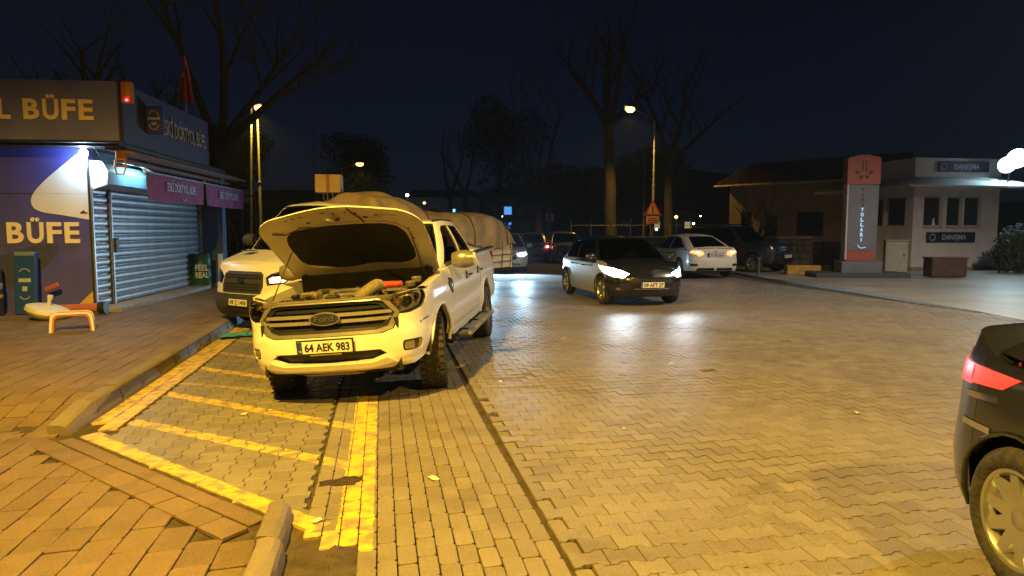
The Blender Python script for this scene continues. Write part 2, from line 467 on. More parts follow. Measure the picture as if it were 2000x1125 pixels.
# kerbs
def kerb_stone(L, top=.0, foot=-.17, wd=.2, slope=.07, seed=0):
    r = random.Random(seed); b = MB(); n = 6
    pr = [(-wd, foot), (-wd, top - .012), (-wd + .012, top), (-slope - .045, top + .001), (-slope - .012, top - .005), (-slope + .016, top - .022), (-slope + .03, top - .05), (-.006, foot + .04), (0, foot)]
    k = len(pr)
    for q in range(n + 1):
        e = (-.5 + q / n) * (L - .008); end = .006 if q in (0, n) else 0
        b.v += [(p[0] + r.uniform(-.003, .003) - (end if p[1] > foot else 0), e, p[1] + (r.uniform(-.004, .003) - end) * (p[1] > foot)) for p in pr]
    b.f = [tuple(range(k)), tuple(range((n + 1) * k - 1, n * k - 1, -1))] + [(q * k + i, (q + 1) * k + i, (q + 1) * k + (i + 1) % k, q * k + (i + 1) % k) for q in range(n) for i in range(k)]
    me = b.mesh('kerb_stone', smooth=16); me.materials.append(M_KERB); return me
kerb = struct(thing('kerb', '', None), 'row of worn concrete kerb stones along the pavement'); 
km = [kerb_stone(.61, .02, seed=q) for q in range(5)]
for j in range(24):
    t = 6.78 + j * .63
    o = link('kerb_stone', km[j % 5], None, kerb); x, y = W(-2.7, t)
    o.location = (x, y, -.012 + J(.006)); o.rotation_euler = (J(.012) + (.13 if j == 0 else 0), J(.02), RZ + J(.012))
    if j == 0: o.location.z -= .04
kerb2 = struct(thing('island_kerb', '', None), 'sloping kerb stones at the bottom edge near the viewer')
km2 = [kerb_stone(.5, .12, -.12, .16, .06, seed=q) for q in (11, 12)]
for j in range(5):
    t = 3.86 - j * .5 + .0
    o = link('kerb_stone', km2[j % 2], None, kerb2); x, y = W(-.52 + j * .02, t)
    o.location = (x, y, -.08 + j * .008); o.rotation_euler = (-.02 + J(.01), J(.01), RZ + J(.02))
# loose soil where the bricks are gone
def mound(name, s, t, rx, ry, h, m, label, seed):
    rr = random.Random(seed); b = MB(); n = 18; rings = [1, .75, .45, .15]
    ph = [rr.uniform(.75, 1.2) for _ in range(n)]
    for q, k in enumerate(rings):
        for j in range(n):
            a = 2 * PI * j / n; r = k * ph[j]
            x, y = W(s + rx * r * math.cos(a), t + ry * r * math.sin(a))
            b.v.append((x, y, gz(s) - .008 + h * (1 - k) * rr.uniform(.6, 1.2)))
    for q in range(3):
        for j in range(n): b.f.append((q * n + j, q * n + (j + 1) % n, (q + 1) * n + (j + 1) % n, (q + 1) * n + j))
    b.f.append(tuple(range(3 * n, 4 * n)))
    o = b.build(name, m, smooth=0); o['kind'] = 'stuff'; o['label'] = label; return o
mound('loose_soil', -.3, 3.42, .2, .3, .025, M_JOINT, 'loose brown soil in the hollow beside the kerb stones', 3)
M_LITTER = mat('wet_leaf_litter', (.05, .03, .015), .5, noise=.4, nscale=30, bump=.8, bscale=80)
mound('leaf_litter', -.26, 4.55, .17, .12, .03, M_LITTER, 'dark clump of leaf litter lying on the yellow line', 5)
# apron on the right and the traffic islands
ap = MB(); pts = [W(11.35, 6), W(11.35, 19), (8.6, 24.0), (8.2, 60), (60, 60), (60, 6)]
ap.prism([(8.9, 9.5), (9.2, 13.5), (9.0, 18), (8.4, 22.5), (8.2, 36), (60, 36), (60, 3), (12, 3)], -.05, .012)
struct(ap.build('forecourt', M_CONC, smooth=0), 'pale damp concrete forecourt in front of the guard booth')
# ================================================================== KIOSK
M_NAVY = mat('navy_panel', (.085, .085, .46), .38, noise=.15, nscale=1.2)
M_FASC = mat('fascia_front_lit', (.2, .2, .6), .4, noise=.15, nscale=1.5)  # front fascia only: colour brightened to make up for missing neutral light
M_GOLD = mat('gold_letter', (.95, .74, .4), .5, noise=.05)
M_CREAM = mat('cream_letter', (.82, .72, .56), .5, noise=.05)
M_WHITE = mat('white_vinyl', (.72, .74, .8), .4, noise=.05, nscale=2)
M_YELV = mat('yellow_vinyl', (.6, .4, .08), .45, noise=.08)
M_STEEL = mat('shutter_steel', (.45, .5, .55), .33, .75, noise=.12, nscale=3)
M_TEAL = mat('roller_box_paint', (.4, .62, .68), .4, noise=.08)
M_BLUE = mat('blue_plaster', (.10, .16, .28), .65, noise=.12, nscale=2, bump=.15)
M_PLUM = mat('plum_canvas', (.34, .05, .17), .8, noise=.15, nscale=5, bump=.1, bscale=200)
M_TUBE = mat('brown_awning_roll', (.22, .10, .08), .7, noise=.2, nscale=3)
M_BLACK = mat('black_plastic', (.015, .015, .017), .45, noise=.2)
M_DARKM = mat('dark_metal', (.04, .04, .045), .45, .4, noise=.2)
M_ALU = mat('pale_metal', (.5, .52, .54), .35, .8, noise=.1)
M_ORANGE = mat('orange_plastic', (.62, .17, .02), .4, noise=.1)
M_CONCR = mat('step_concrete', (.3, .29, .27), .7, noise=.2, nscale=4, bump=.3)
M_LEDW = emis('led_white', (.72, .9, 1), 38)
M_LEDS = emis('led_strip', (.6, .88, 1), 7)
KZ = -.01
kio = thing('kiosk', 'navy blue corner kiosk with grey roller shutters and gold lettering', 'kiosk', (-8.2, 13.44, KZ), math.radians(6.3))
def kp(name, b, m, parent=kio, smooth=35): return b.build(name, m, parent, smooth)
kp('front_wall', MB().box((-3.3, .1, 1.62), (6.6, .2, 3.24)), M_NAVY)
kp('side_wall', MB().box((-.12, 3.6, 2.9), (.1, 6.6, .66)), M_BLUE)
kp('back_wall', MB().box((-3.3, 6.95, 1.6), (6.6, .2, 3.2)), M_BLUE)
kp('end_pillar', MB().box((.29, 6.48, 1.6), (.6, .35, 3.2), bev=.01), M_BLUE)
kp('roof_slab', MB().box((-2.9, 2.9, 3.24), (7.3, 6.6, .1)), M_DARKM)
kp('step', MB().box((.22, 3.2, .04), (.5, 6.4, .1), bev=.015), M_CONCR)
fa = kp('front_fascia', MB().box((-2.6, -.52, 3.82), (6.9, .06, 1.1), bev=.01), M_FASC)
fs = kp('side_fascia', MB().box((.84, 1.98, 3.82), (.06, 4.9, 1.1), bev=.01), mat('fascia_side_shaded', (.05, .042, .085), .4, noise=.15, nscale=1.5))  # darker copy of the fascia colour, its dimmer light painted in
kp('corner_trim', MB().box((.85, -.5, 3.82), (.09, .1, 1.14), bev=.01), M_BLACK)
kp('fascia_soffit', MB().box((-2.6, 1.9, 3.3), (6.84, 4.7, .05)), M_DARKM)
kp('fascia_edge', MB().box((-2.6, -.53, 3.255), (6.95, .09, .035)).box((.84, 2, 3.255), (.09, 4.95, .03)), M_DARKM)
# white swoosh and yellow wedge printed on the front panel
def arc_pts(pts, n=6):      # Catmull-Rom through pts
    out = []
    for i in range(len(pts) - 1):
        p0, p1, p2, p3 = (pts[max(i - 1, 0)], pts[i], pts[i + 1], pts[min(i + 2, len(pts) - 1)])
        for k in range(n):
            t = k / n
            out.append(tuple(.5 * (2 * b + (c - a) * t + (2 * a - 5 * b + 4 * c - d) * t * t + (3 * b - a - 3 * c + d) * t ** 3) for a, b, c, d in zip(p0, p1, p2, p3)))
    return out + [pts[-1]]
YUP = Matrix(((1, 0, 0, 0), (0, 0, -1, 0), (0, 1, 0, 0), (0, 0, 0, 1)))   # prism xy -> xz, thickness towards -y
sw = arc_pts([(-.04, 3.2), (-.3, 3.0), (-.8, 2.58), (-1.05, 2.28), (-1.06, 2.08), (-.9, 1.97), (-.55, 1.91), (-.04, 1.82)])
kp('white_swoosh', MB().prism(sw, 0, .004, YUP), M_WHITE)
kp('yellow_wedge', MB().prism(arc_pts([(-.45, .04), (-.3, .17), (-.04, .42)]) + [(-.03, .04)], 0, .004, YUP), M_YELV)
M_NAVY2 = mat('navy_print', (.06, .065, .16), .38, noise=.1)
kp('pale_band', MB().prism(arc_pts([(-2.4, 1.0), (-1.6, 1.15), (-1.0, 1.33), (-.6, 1.3), (-.9, .9), (-1.4, .55), (-2.4, .3)]), 0, .003, YUP), M_NAVY2)
kp('panel_seam', MB().box((-3.3, -.001, 2.32), (6.6, .006, .008)), M_DARKM); kp('panel_seam', MB().box((-2.2, -.001, 1.62), (.008, .006, 3.2)), M_DARKM)
kp('small_logo', MB().prism([(-.2, 1.95), (-.13, 2.0), (-.1, 1.96), (-.06, 1.96), (-.06, 1.935), (-.2, 1.935)], .004, .007, YUP), M_DARKM)
kp('corner_bead', MB().box((-.012, -.012, 1.62), (.03, .03, 3.2)), M_DARKM)
# raised letters, one object each
def letters(word, x_right, z, cap, wid, m, parent, y, ext=.018, mirror=None):
    wd = {'L': .8, 'B': 1, 'Ü': 1, 'F': .88, 'E': .92, ' ': .5, 'O': 1.1, 'Y': 1, 'T': .92, 'R': 1, 'Ö': 1.1, 'D': 1.05, 'İ': .42, 'K': 1, 'S': .95}
    tot = sum(wd[c] for c in word); k = wid / tot; x = x_right
    for c in reversed(word):
        wc = wd[c] * k
        if c != ' ':
            me = text_mesh(c, cap, extrude=ext, bold=.028, width=wc * .82)
            xs = [v.co.x for v in me.vertices]; mid = (min(xs) + max(xs)) / 2
            o = link('letter', me, m, parent); o['label'] = 'raised letter ' + c
            if mirror is None: o.matrix_local = Matrix.Translation((x - wc / 2 - mid, y, z)) @ UP
            else: o.matrix_local = mirror(x - wc / 2 - mid, z)
        x -= wc
letters('DÖRTYOL BÜFE', .42, 3.66, .37, 3.75, M_GOLD, kio, -.552)
letters('YOL BÜFE', -.19, 1.38, .40, 2.62, M_CREAM, kio, -.003)
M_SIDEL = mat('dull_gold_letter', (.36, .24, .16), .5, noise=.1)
rotx = Matrix.Rotation(PI / 2, 4, 'Z')
o = lettering('side_lettering', 'ESKİ DÖRTYOL BÜFE', .34, Matrix.Translation((.872, 2.72, 3.66)) @ rotx @ UP, M_SIDEL, kio, extrude=.03, bold=.015, width=2.7)
# small projecting box sign
sg = kp('projecting_sign', MB().box((1.03, .62, 3.83), (.34, .12, .56), bev=.03), M_NAVY)
M_WPR = mat('white_print', (.5, .52, .6), .5, noise=.05)
ring = MB()
for a0, a1 in ((.3, 2.5), (3.6, 5.8)):
    ring.tube([(1.03 + .11 * math.cos(a0 + (a1 - a0) * i / 10), .555, 3.83 + .19 * math.sin(a0 + (a1 - a0) * i / 10)) for i in range(11)], .012, 4)
ring.box((1.03, .556, 3.86), (.24, .008, .05)).box((1.03, .556, 3.76), (.1, .008, .05))
kp('sign_print', ring, M_WPR, sg)
# siren box on the corner
si = kp('alarm_siren', MB().box((.98, -.5, 4.17), (.2, .14, .4), bev=.025), M_ORANGE)
kp('siren_lens', MB().box((1.03, -.578, 4.2), (.09, .02, .26), bev=.008), mat('amber_lens', (.7, .35, .05), .2), si)
kp('siren_light', MB().lathe([(.0, .03), (.02, .022), (.026, 0)], 10, frame((1.0, -.585, 4.02), (PI / 2, 0, 0))), emis('red_led', (1, .05, .08), 9), si)
# roller shutters: every slat a piece
def slat_mesh(y0, y1, h):
    b = MB(); pr = [(.0, -h / 2), (.012, -h * .44), (.022, -h * .25), (.027, 0), (.024, h * .22), (.012, h * .38), (-.006, h * .44), (-.006, h / 2)]
    k = len(pr)
    for yy in (y0, y1): b.v += [(p[0], yy, p[1]) for p in pr]
    b.f = [(i, i + 1, k + i + 1, k + i) for i in range(k - 1)]
    me = b.mesh('slat', smooth=60, fix=False); me.materials.append(M_STEEL); return me
def shutter(y0, y1, ztop, label):
    sh = bpy.data.objects.new('roller_shutter', None); COL.objects.link(sh); sh.parent = kio; sh['label'] = label
    h = .158; me = slat_mesh(y0, y1, h); z = .1 + h / 2
    while z < ztop:
        o = link('slat', me, None, sh); o.location = (-.02 + J(.002), 0, z); z += h
    return sh
shutter(.03, .68, 2.4, 'narrow grey shutter beside the corner'); shutter(.84, 6.28, 2.4, 'wide grey roller shutter')
kp('inner_dark', MB().box((-.1, 3.2, 1.3), (.02, 6.3, 2.6)), M_BLACK)
kp('shutter_post', MB().box((.0, .76, 1.25), (.1, .045, 2.4)), M_ALU)
kp('shutter_post', MB().box((.0, .70, 1.25), (.07, .05, 2.4)), M_DARKM)
kp('guide_rail', MB().box((.01, 6.27, 1.25), (.06, .06, 2.4)), M_ALU)
kp('guide_rail', MB().box((.01, .02, 1.25), (.05, .04, 2.4)), M_ALU)
lk = kp('lock_box', MB().box((.05, .86, 1.3), (.09, .16, .3), bev=.012), M_BLACK)
kp('hasp', MB().tube([(.06, .93, 1.32), (.06, 1.0, 1.32), (.06, 1.0, 1.26), (.06, .94, 1.26)], .009, 6), M_ALU, lk)
bx = kp('roller_box', MB().prism([(0, 0), (.3, .1), (.32, .34), (.22, .5), (0, .52)], -6.2, -.06, Matrix(((1, 0, 0, 0), (0, 0, -1, 0), (0, 1, 0, 2.42), (0, 0, 0, 1)))), M_TEAL)
kp('box_end_cap', MB().prism([(0, -.03), (.31, .08), (.34, .34), (.23, .53), (0, .55)], -.055, -.03, Matrix(((1, 0, 0, 0), (0, 0, -1, 0), (0, 1, 0, 2.42), (0, 0, 0, 1)))), M_WHITE, bx)
# awning folded under the fascia
aw = bpy.data.objects.new('awning', None); COL.objects.link(aw); aw.parent = kio
kp('awning_roll', MB().tube([(.72, -.25, 3.12), (.72, 7.3, 3.12)], .085, 12), M_TUBE, aw)
kp('awning_hood', MB().prism([(.45, 3.22), (.98, 3.1), (.99, 3.04), (.45, 3.14)], -7.45, .3, Matrix(((1, 0, 0, 0), (0, 0, -1, 0), (0, 1, 0, 0), (0, 0, 0, 1)))), M_TUBE, aw)
kp('second_roll', MB().tube([(.55, .1, 2.98), (.55, 7.1, 2.98)], .05, 10), M_TUBE, aw)
kp('front_bar', MB().box((.86, 4.02, 2.79), (.05, 7.15, .045), bev=.008), M_ALU, aw)
kp('end_bracket', MB().box((.72, -.27, 3.06), (.2, .05, .3), bev=.02), mat('rust_bracket', (.28, .1, .04), .6, noise=.3), aw)
kp('bracket_ring', MB().tube([(.64, -.33, 2.95), (.8, -.33, 2.95), (.83, -.33, 2.82), (.78, -.33, 2.68), (.66, -.33, 2.68), (.62, -.33, 2.82), (.64, -.33, 2.95)], .02, 6).tube([(.63, -.33, 2.82), (.82, -.33, 2.82)], .016, 6), mat('ochre_plastic', (.5, .28, .08), .5), aw)
for yy in (.9, 3.6, 6.4):
    kp('awning_arm', MB().tube([(.02, yy, 3.05), (.5, yy + .25, 2.95), (.86, yy, 2.8)], .022, 6), M_ALU, aw)
kp('finial', MB().box((.86, .42, 2.8), (.06, .06, .09), bev=.01), M_GOLD, aw); kp('finial', MB().box((.86, 4.0, 2.83), (.05, .05, .07), bev=.01), M_GOLD, aw)
for y0, y1 in ((.48, 3.92), (4.1, 7.55)):
    v = MB().grid(lambda a, c: (.87 + .02 * math.sin(a * 16 + c) * c + .012 * math.sin(a * 41) * c, y0 + (y1 - y0) * a, 2.77 - .53 * c - .02 * math.sin(a * PI) * c), 40, 5)
    k = len(v.v); v.add([(x - .006, y, z) for x, y, z in v.v], [f[::-1] for f in v.f])
    vo = kp('valance', v, M_PLUM, aw, 60)
    yc = (y0 + y1) / 2 + .15
    lettering('lettering', 'ESKİ DÖRTYOL BÜFE', .19, Matrix.Translation((.905, yc, 2.46)) @ rotx @ UP, M_WPR, vo, bold=.02, width=1.75)
    e = MB().tube([(.905, yc + .1 + .16 * math.cos(a), 2.4 + .12 * math.sin(a)) for a in [PI * (1.1 + .8 * i / 8) for i in range(9)]], .008, 4)
    e.tube([(.905, yc - .05 + .12 * i / 6, 2.70) for i in range(7)], .006, 4)
    kp('emblem', e, M_WPR, vo)
# lamps: bare LED bulb by the corner, tube under the soffit
bulb = kp('led_bulb', MB().lathe([(0, -.1), (.05, -.09), (.075, -.04), (.07, .02), (.04, .06), (.03, .1)], 14, frame((-.02, -.12, 3.1))), M_LEDW)
kp('bulb_holder', MB().lathe([(.035, .08), (.04, .2), (.03, .22)], 10, frame((-.02, -.12, 3.1))), M_BLACK, bulb)
lamp('POINT', 'bulb_light', (-.02, -.2, 2.94), 48, COOL, kio, shadow_soft_size=.08)
tb = kp('led_tube', MB().tube([(.38, .62, 2.99), (.38, 1.7, 2.99)], .03, 8), M_LEDS)
lamp('AREA', 'tube_light', (.5, 1.15, 2.94), 26, (.3, .72, 1), kio, shape='RECTANGLE', size=.06, size_y=1.1)
kp('cable', MB().tube([(.0, -.1, 3.25), (.2, -.15, 3.18), (.32, -.2, 3.0), (.42, -.18, 3.1), (.55, -.2, 3.2)], .008, 5), M_BLACK)
# flag on its pole
fl = thing('flag', 'limp red flag on a thin pole above the kiosk roof', 'flag', (-7.75, 16.6, 3.3))
MB().tube([(0, 0, 0), (.02, 0, 2.42)], [.02, .012], 8).build('pole', M_ALU, fl)
M_FLAG = mat('red_cloth', (.5, .03, .03), .8, noise=.2, nscale=5)
def flagfn(a, c):
    wv = .05 * math.sin(a * 13) * (1 - .3 * c)
    return (.02 - .04 + (.22 + .2 * c) * (a - .35) * (.35 + .65 * c) + .03 * math.sin(c * 5), wv, 2.38 - 1.0 * c - .12 * a * c)
fb = MB().grid(flagfn, 28, 12); k = len(fb.v); fb.add([(x, y + .006, z) for x, y, z in fb.v], [f[::-1] for f in fb.f])
fo = fb.build('cloth', M_FLAG, fl, 60)
cr = MB().prism([(.02, 0), (.05, .05), (.1, .07), (.06, .02), (.06, -.03), (.1, -.07), (.05, -.05)], 0, .004, Matrix.Translation((-.06, -.07, 1.95)) @ UP)
cr.build('crescent', mat('white_cloth', (.7, .66, .62), .8), fo)
# ---------------------------------------------------------------- things standing along the kiosk front
def wz(x, y): return side_z(S(x, y)[1]) + .005
bn = thing('child_bench', 'small orange arched bench with white edging on the pavement', 'bench', (-7.02, 10.85, wz(-7, 10.8)), math.radians(28))
def arch(w_, h_, r, n=8):
    pts = [(-w_ / 2 - .02, 0)]
    for i in range(n + 1):
        a = PI - PI / 2 * i / n; pts.append((-w_ / 2 + r + r * math.cos(a), h_ - r + r * math.sin(a)))
    for i in range(n + 1):
        a = PI / 2 - PI / 2 * i / n; pts.append((w_ / 2 - r + r * math.cos(a), h_ - r + r * math.sin(a)))
    return pts + [(w_ / 2 + .02, 0)]
def arch_solid(wo, ho, t, y0, y1, r=.1):
    o_ = arch(wo, ho, r); i_ = arch(wo - 2 * t, ho - t, r - t * .6)
    b = MB(); k = len(o_)
    for yy in (y0, y1):
        b.v += [(p[0], yy, p[1]) for p in o_]; b.v += [(p[0], yy, p[1]) for p in i_]
    for i in range(k - 1):
        b.f += [(i, i + 1, k + i + 1, k + i), (2 * k + i, 3 * k + i, 3 * k + i + 1, 2 * k + i + 1), (i, 2 * k + i, 2 * k + i + 1, i + 1), (k + i, k + i + 1, 3 * k + i + 1, 3 * k + i)]
    b.f += [(0, k, 3 * k, 2 * k), (k - 1, 3 * k - 1, 4 * k - 1, 2 * k - 1)]
    return b
arch_solid(.56, .3, .05, 0, .26).build('seat_arch', M_ORANGE, bn)
arch_solid(.58, .312, .035, -.014, -.001).build('white_edging', M_WHITE, bn)
arch_solid(.58, .312, .035, .261, .274).build('white_edging', M_WHITE, bn)
pb = thing('parasol_base', 'white round parasol base tilted on its side against the kiosk', 'parasol base', (-8.42, 12.35, wz(-8.4, 12.3)), .5)
pm = frame((0, 0, .15), (.12, .22, 0))
MB().lathe([(0, -.14), (.2, -.13), (.32, -.06), (.355, 0), (.34, .06), (.22, .1), (.0, .11)], 28, pm).build('disc', mat('white_plastic_base', (.72, .68, .58), .45, noise=.1), pb)
MB().lathe([(.035, .1), (.03, .2), (.05, .26), (.045, .3), (0, .3)], 12, pm).build('tube_socket', MATS['white_plastic_base'], pb)
op = thing('orange_pipe', 'short orange pipe lying behind the white parasol base', 'pipe', (-8.25, 12.95, wz(-8.2, 12.9) + .11), .1)
MB().tube([(-.5, 0, 0), (.42, 0, .03)], .09, 14).build('pipe_body', mat('terracotta_pipe', (.42, .12, .05), .5), op)
MB().tube([(.4, 0, .03), (.52, 0, .035)], .12, 14).build('collar', M_BLACK, op)
sb = thing('blue_display_board', 'tall narrow blue display board leaning against the kiosk front', 'display board', (-9.25, 13.0, wz(-9, 13)), math.radians(4))
sb.rotation_euler = (-.06, 0, math.radians(4))
MB().box((0, 0, .6), (.4, .1, 1.2), bev=.02).build('panel', mat('bright_blue_board', (.02, .07, .38), .35), sb)
MB().box((0, -.06, 1.16), (.36, .03, .08), bev=.01).build('top_lip', mat('pale_blue_edge', (.15, .22, .45), .4), sb)
M_PALEP = mat('pale_print', (.4, .45, .65), .5)
for a0, a1, zc in ((.4, 2.74, .78), (3.6, 5.9, .4)):
    MB().tube([(.1 * math.cos(a0 + (a1 - a0) * i / 8), -.053, zc + .1 * math.sin(a0 + (a1 - a0) * i / 8)) for i in range(9)], .009, 4).build('printed_arc', M_PALEP, sb)
MB().box((0, -.053, .66), (.22, .008, .07)).build('printed_bar', M_PALEP, sb)
MB().box((0, -.053, .5), (.09, .008, .09)).build('printed_square', M_PALEP, sb)
lb = thing('red_tag', 'short red and white bar leaning beside the blue board', 'bar', (-8.83, 13.12, wz(-8.8, 13.1) + .52), 0)
MB().box((0, 0, 0), (.28, .05, .09), frame(rot=(0, -.4, 0)), bev=.01).build('bar_body', mat('dull_red', (.4, .12, .1), .5), lb)
db = thing('drinks_cooler', 'dark blue display cooler with printed coffee beans at the left edge', 'cooler', (-9.95, 12.75, wz(-9.9, 12.7)), math.radians(6))
MB().lathe([(.33, 0), (.36, .05), (.36, .95), (.34, 1.0), (.0, 1.0)], 28).build('drum', mat('cooler_wrap', (.02, .022, .07), .35, noise=.4, nscale=14, dirt=(.10, .075, .08)), db)
MB().lathe([(.37, .5), (.375, .52), (.375, .6), (.37, .62)], 28, caps=False).build('band', mat('grey_print', (.35, .34, .4), .5), db)
MB().lathe([(.37, .34), (.372, .35), (.372, .4), (.37, .41)], 28, caps=False).build('gold_band', M_YELV, db)
mt = thing('blue_mat', 'flat blue mat lying at the left edge below the cooler', 'mat', (-9.75, 12.0, wz(-9.7, 12)), .15)
MB().box((0, 0, .03), (1.0, .5, .06), bev=.02).build('mat_body', mat('mat_blue', (.03, .04, .16), .6), mt)
dr = thing('drum', 'green printed steel drum beside the blue end pillar', 'drum', (-8.62, 19.0, wz(-8.6, 19)), .0)
M_DRG = mat('drum_green', (.015, .09, .05), .4, noise=.15)
ribs = [(.0, 0), (.29, 0), (.3, .015)]
for z in (.3, .6): ribs += [(.29, z - .03), (.305, z), (.29, z + .03)]
ribs += [(.29, .9), (.3, .92), (.3, .94), (.28, .94), (.275, .92), (0, .92)]
MB().lathe(ribs, 32).build('barrel', M_DRG, dr)
for i, (wd, z) in enumerate((('FEEL', .50), ('REAL', .3))):
    me = text_mesh(wd, .16, extrude=.0, bold=.03, width=.34)
    for v in me.vertices:
        a = v.co.x / .3; v.co.x, v.co.y, v.co.z = .307 * math.sin(a), -.307 * math.cos(a), z + v.co.y
    o = link('lettering', me, mat('drum_print', (.62, .66, .62), .5), dr); o.rotation_euler = (0, 0, math.radians(27))
bd = thing('white_board', 'narrow white board standing on edge behind the green drum', 'board', (-8.2, 19.3, wz(-8.2, 19.3)), .3)
MB().box((0, 0, .47), (.1, .4, .94), bev=.008).build('board_body', M_WHITE, bd)
# ================================================================== STREET LAMPS
M_POLE = mat('galvanised_pole', (.32, .31, .3), .5, .3, noise=.15)
M_SOD = emis('sodium_glow', (1, .56, .1), 9)
M_SODN = emis('sodium_lens', (1, .62, .2), 4)
def street_lamp(label, base, H, head, power, lit=True, soft=.12, z0=-.06, rs=1.0, cone=None, color=SODIUM):
    t = thing('street_lamp', label, 'street lamp', (base[0], base[1], z0), 0, 'street lamps')
    hx, hy, hz = head[0] - base[0], head[1] - base[1], head[2] - z0
    d = Vector((hx, hy, 0)); d = d.normalized() if d.length > .01 else Vector((1, 0, 0))
    MB().tube([(0, 0, 0), (0, 0, .4), (0, 0, .42), (0, 0, H * .52), (0, 0, H * .53), (0, 0, H - z0)], [.11 * rs, .11 * rs, .09 * rs, .08 * rs, .06 * rs, .05 * rs], 10).build('pole', M_POLE, t)
    MB().lathe([(.1, .0), (.11, .05), (.1, .12), (.06, .14)], 10, frame((0, 0, H * .52))).build('collar', M_POLE, t)
    arm = [(0, 0, H - z0 - .05), (hx * .15, hy * .15, H - z0 + .02), (hx * .9, hy * .9, hz + .06)]
    MB().tube(arm, [.045 * rs, .04 * rs, .03 * rs], 8).build('arm', M_POLE, t)
    m = Matrix.Translation((hx, hy, hz)) @ Matrix.Rotation(math.atan2(d.y, d.x), 4, 'Z')
    hd = MB().grid(lambda a, c: ((a - .5) * .8, (c - .5) * .5 * (1 - .5 * (2 * a - 1) ** 2), .05 + .09 * math.sin(PI * c) * (1 - .4 * (2 * a - 1) ** 2)), 8, 8, m)
    ho = hd.build('lamp_head', M_DARKM, t, 60)
    bl = MB().lathe([(0, -.22), (.13, -.19), (.21, -.1), (.23, .0), (.19, .06)], 16, m @ Matrix.Scale(1.5, 4, (1, 0, 0)))
    bl.build('lens', M_SOD if lit else mat('dead_lens', (.35, .38, .42), .2), ho)
    if lit:
        if cone: lamp('SPOT', 'lamp_light', (hx, hy, hz - .36), power, color, t, shadow_soft_size=soft, spot_size=math.radians(cone), spot_blend=.35)
        else: lamp('POINT', 'lamp_light', (hx, hy, hz - .32), power, color, t, shadow_soft_size=soft)
    return t
street_lamp('sodium street lamp standing out of view on the near left pavement', (-6.2, .6), 8.3, (-3.3, 1.3, 8.4), 10500, soft=.14, cone=150)
street_lamp('warm white street lamp added out of view on the near right as fill', (15.0, 10.0), 8.7, (13.0, 10.4, 8.8), 4800, soft=.14, cone=150, color=(1, .84, .62))  # unseen lamp added for neutral fill on the right of the road
street_lamp('sodium street lamp added out of view behind the viewer on the right', (7.5, -4.5), 8.7, (5.4, -3.0, 8.8), 4200, soft=.14, cone=150)  # unseen lamp added to spread sodium light over the right foreground
# ================================================================== VEHICLE KIT
# vehicle space: x forward, y left, z up, origin on the ground midway between the axles
def interp(tab, z):
    if z <= tab[0][0]: return tab[0][1]
    for (a, va), (b, vb) in zip(tab, tab[1:]):
        if z <= b:
            k = (z - a) / (b - a); return va + (vb - va) * k
    return tab[-1][1]
def spline(pts, n=14):
    return arc_pts(pts, n)
class Shell:
    """lower body: a plan outline (front centre -> left side -> rear centre) with front / side / rear section profiles"""
    def __init__(s, half, F, Sd, R, ztop):
        s.p = spline(half); s.F, s.Sd, s.R, s.zt = F, Sd, R, ztop
        s.c = [0]
        for a, b in zip(s.p, s.p[1:]): s.c.append(s.c[-1] + math.hypot(b[0] - a[0], b[1] - a[1]))
        s.U = s.c[-1]
    def at(s, u):
        a = min(abs(u), s.U); lo, hi = 0, len(s.c) - 1
        while hi - lo > 1:
            m = (lo + hi) // 2
            if s.c[m] <= a: lo = m
            else: hi = m
        k = (a - s.c[lo]) / max(1e-9, s.c[hi] - s.c[lo]); p, q = s.p[lo], s.p[hi]
        i0, i1 = max(lo - 1, 0), min(hi + 1, len(s.p) - 1)
        def tang(i):
            a_, b_ = s.p[max(i - 1, 0)], s.p[min(i + 1, len(s.p) - 1)]
            dx, dy = b_[0] - a_[0], b_[1] - a_[1]; l = math.hypot(dx, dy) or 1; return dx / l, dy / l
        t0, t1 = tang(lo), tang(hi); tx, ty = t0[0] + (t1[0] - t0[0]) * k, t0[1] + (t1[1] - t0[1]) * k
        l = math.hypot(tx, ty) or 1; tx, ty = tx / l, ty / l
        x, y = p[0] + (q[0] - p[0]) * k, p[1] + (q[1] - p[1]) * k
        nx, ny = -ty * -1, tx * -1
        if u < 0: y, ny = -y, -ny
        return x, y, nx, ny
    def map(s, u, z, off=0):
        x, y, nx, ny = s.at(u)
        d = interp(s.F, z) * max(nx, 0) ** 2 + interp(s.Sd, z) * ny * ny + interp(s.R, z) * max(-nx, 0) ** 2 - off
        return Vector((x - nx * d, y - ny * d, z))
    def ux(s, x):           # u on the left side where the outline passes x
        lo, hi = 0, len(s.p) - 1
        for i in range(len(s.p) - 1):
            if s.p[i][0] >= x >= s.p[i + 1][0] and s.p[i][1] > .3:
                k = (s.p[i][0] - x) / max(1e-9, s.p[i][0] - s.p[i + 1][0]); return s.c[i] + k * (s.c[i + 1] - s.c[i])
        return s.U / 2
    def uy(s, y, rear=False):   # u on the front (or rear) face at lateral y
        a = abs(y); sg = 1 if y >= 0 else -1
        rng = range(len(s.p) - 1) if not rear else range(len(s.p) - 2, -1, -1)
        for i in rng:
            y0, y1 = s.p[i][1], s.p[i + 1][1]
            if min(y0, y1) <= a <= max(y0, y1):
                k = (a - y0) / (y1 - y0) if abs(y1 - y0) > 1e-9 else 0
                return sg * (s.c[i] + k * (s.c[i + 1] - s.c[i]))
        return sg * s.U / 2
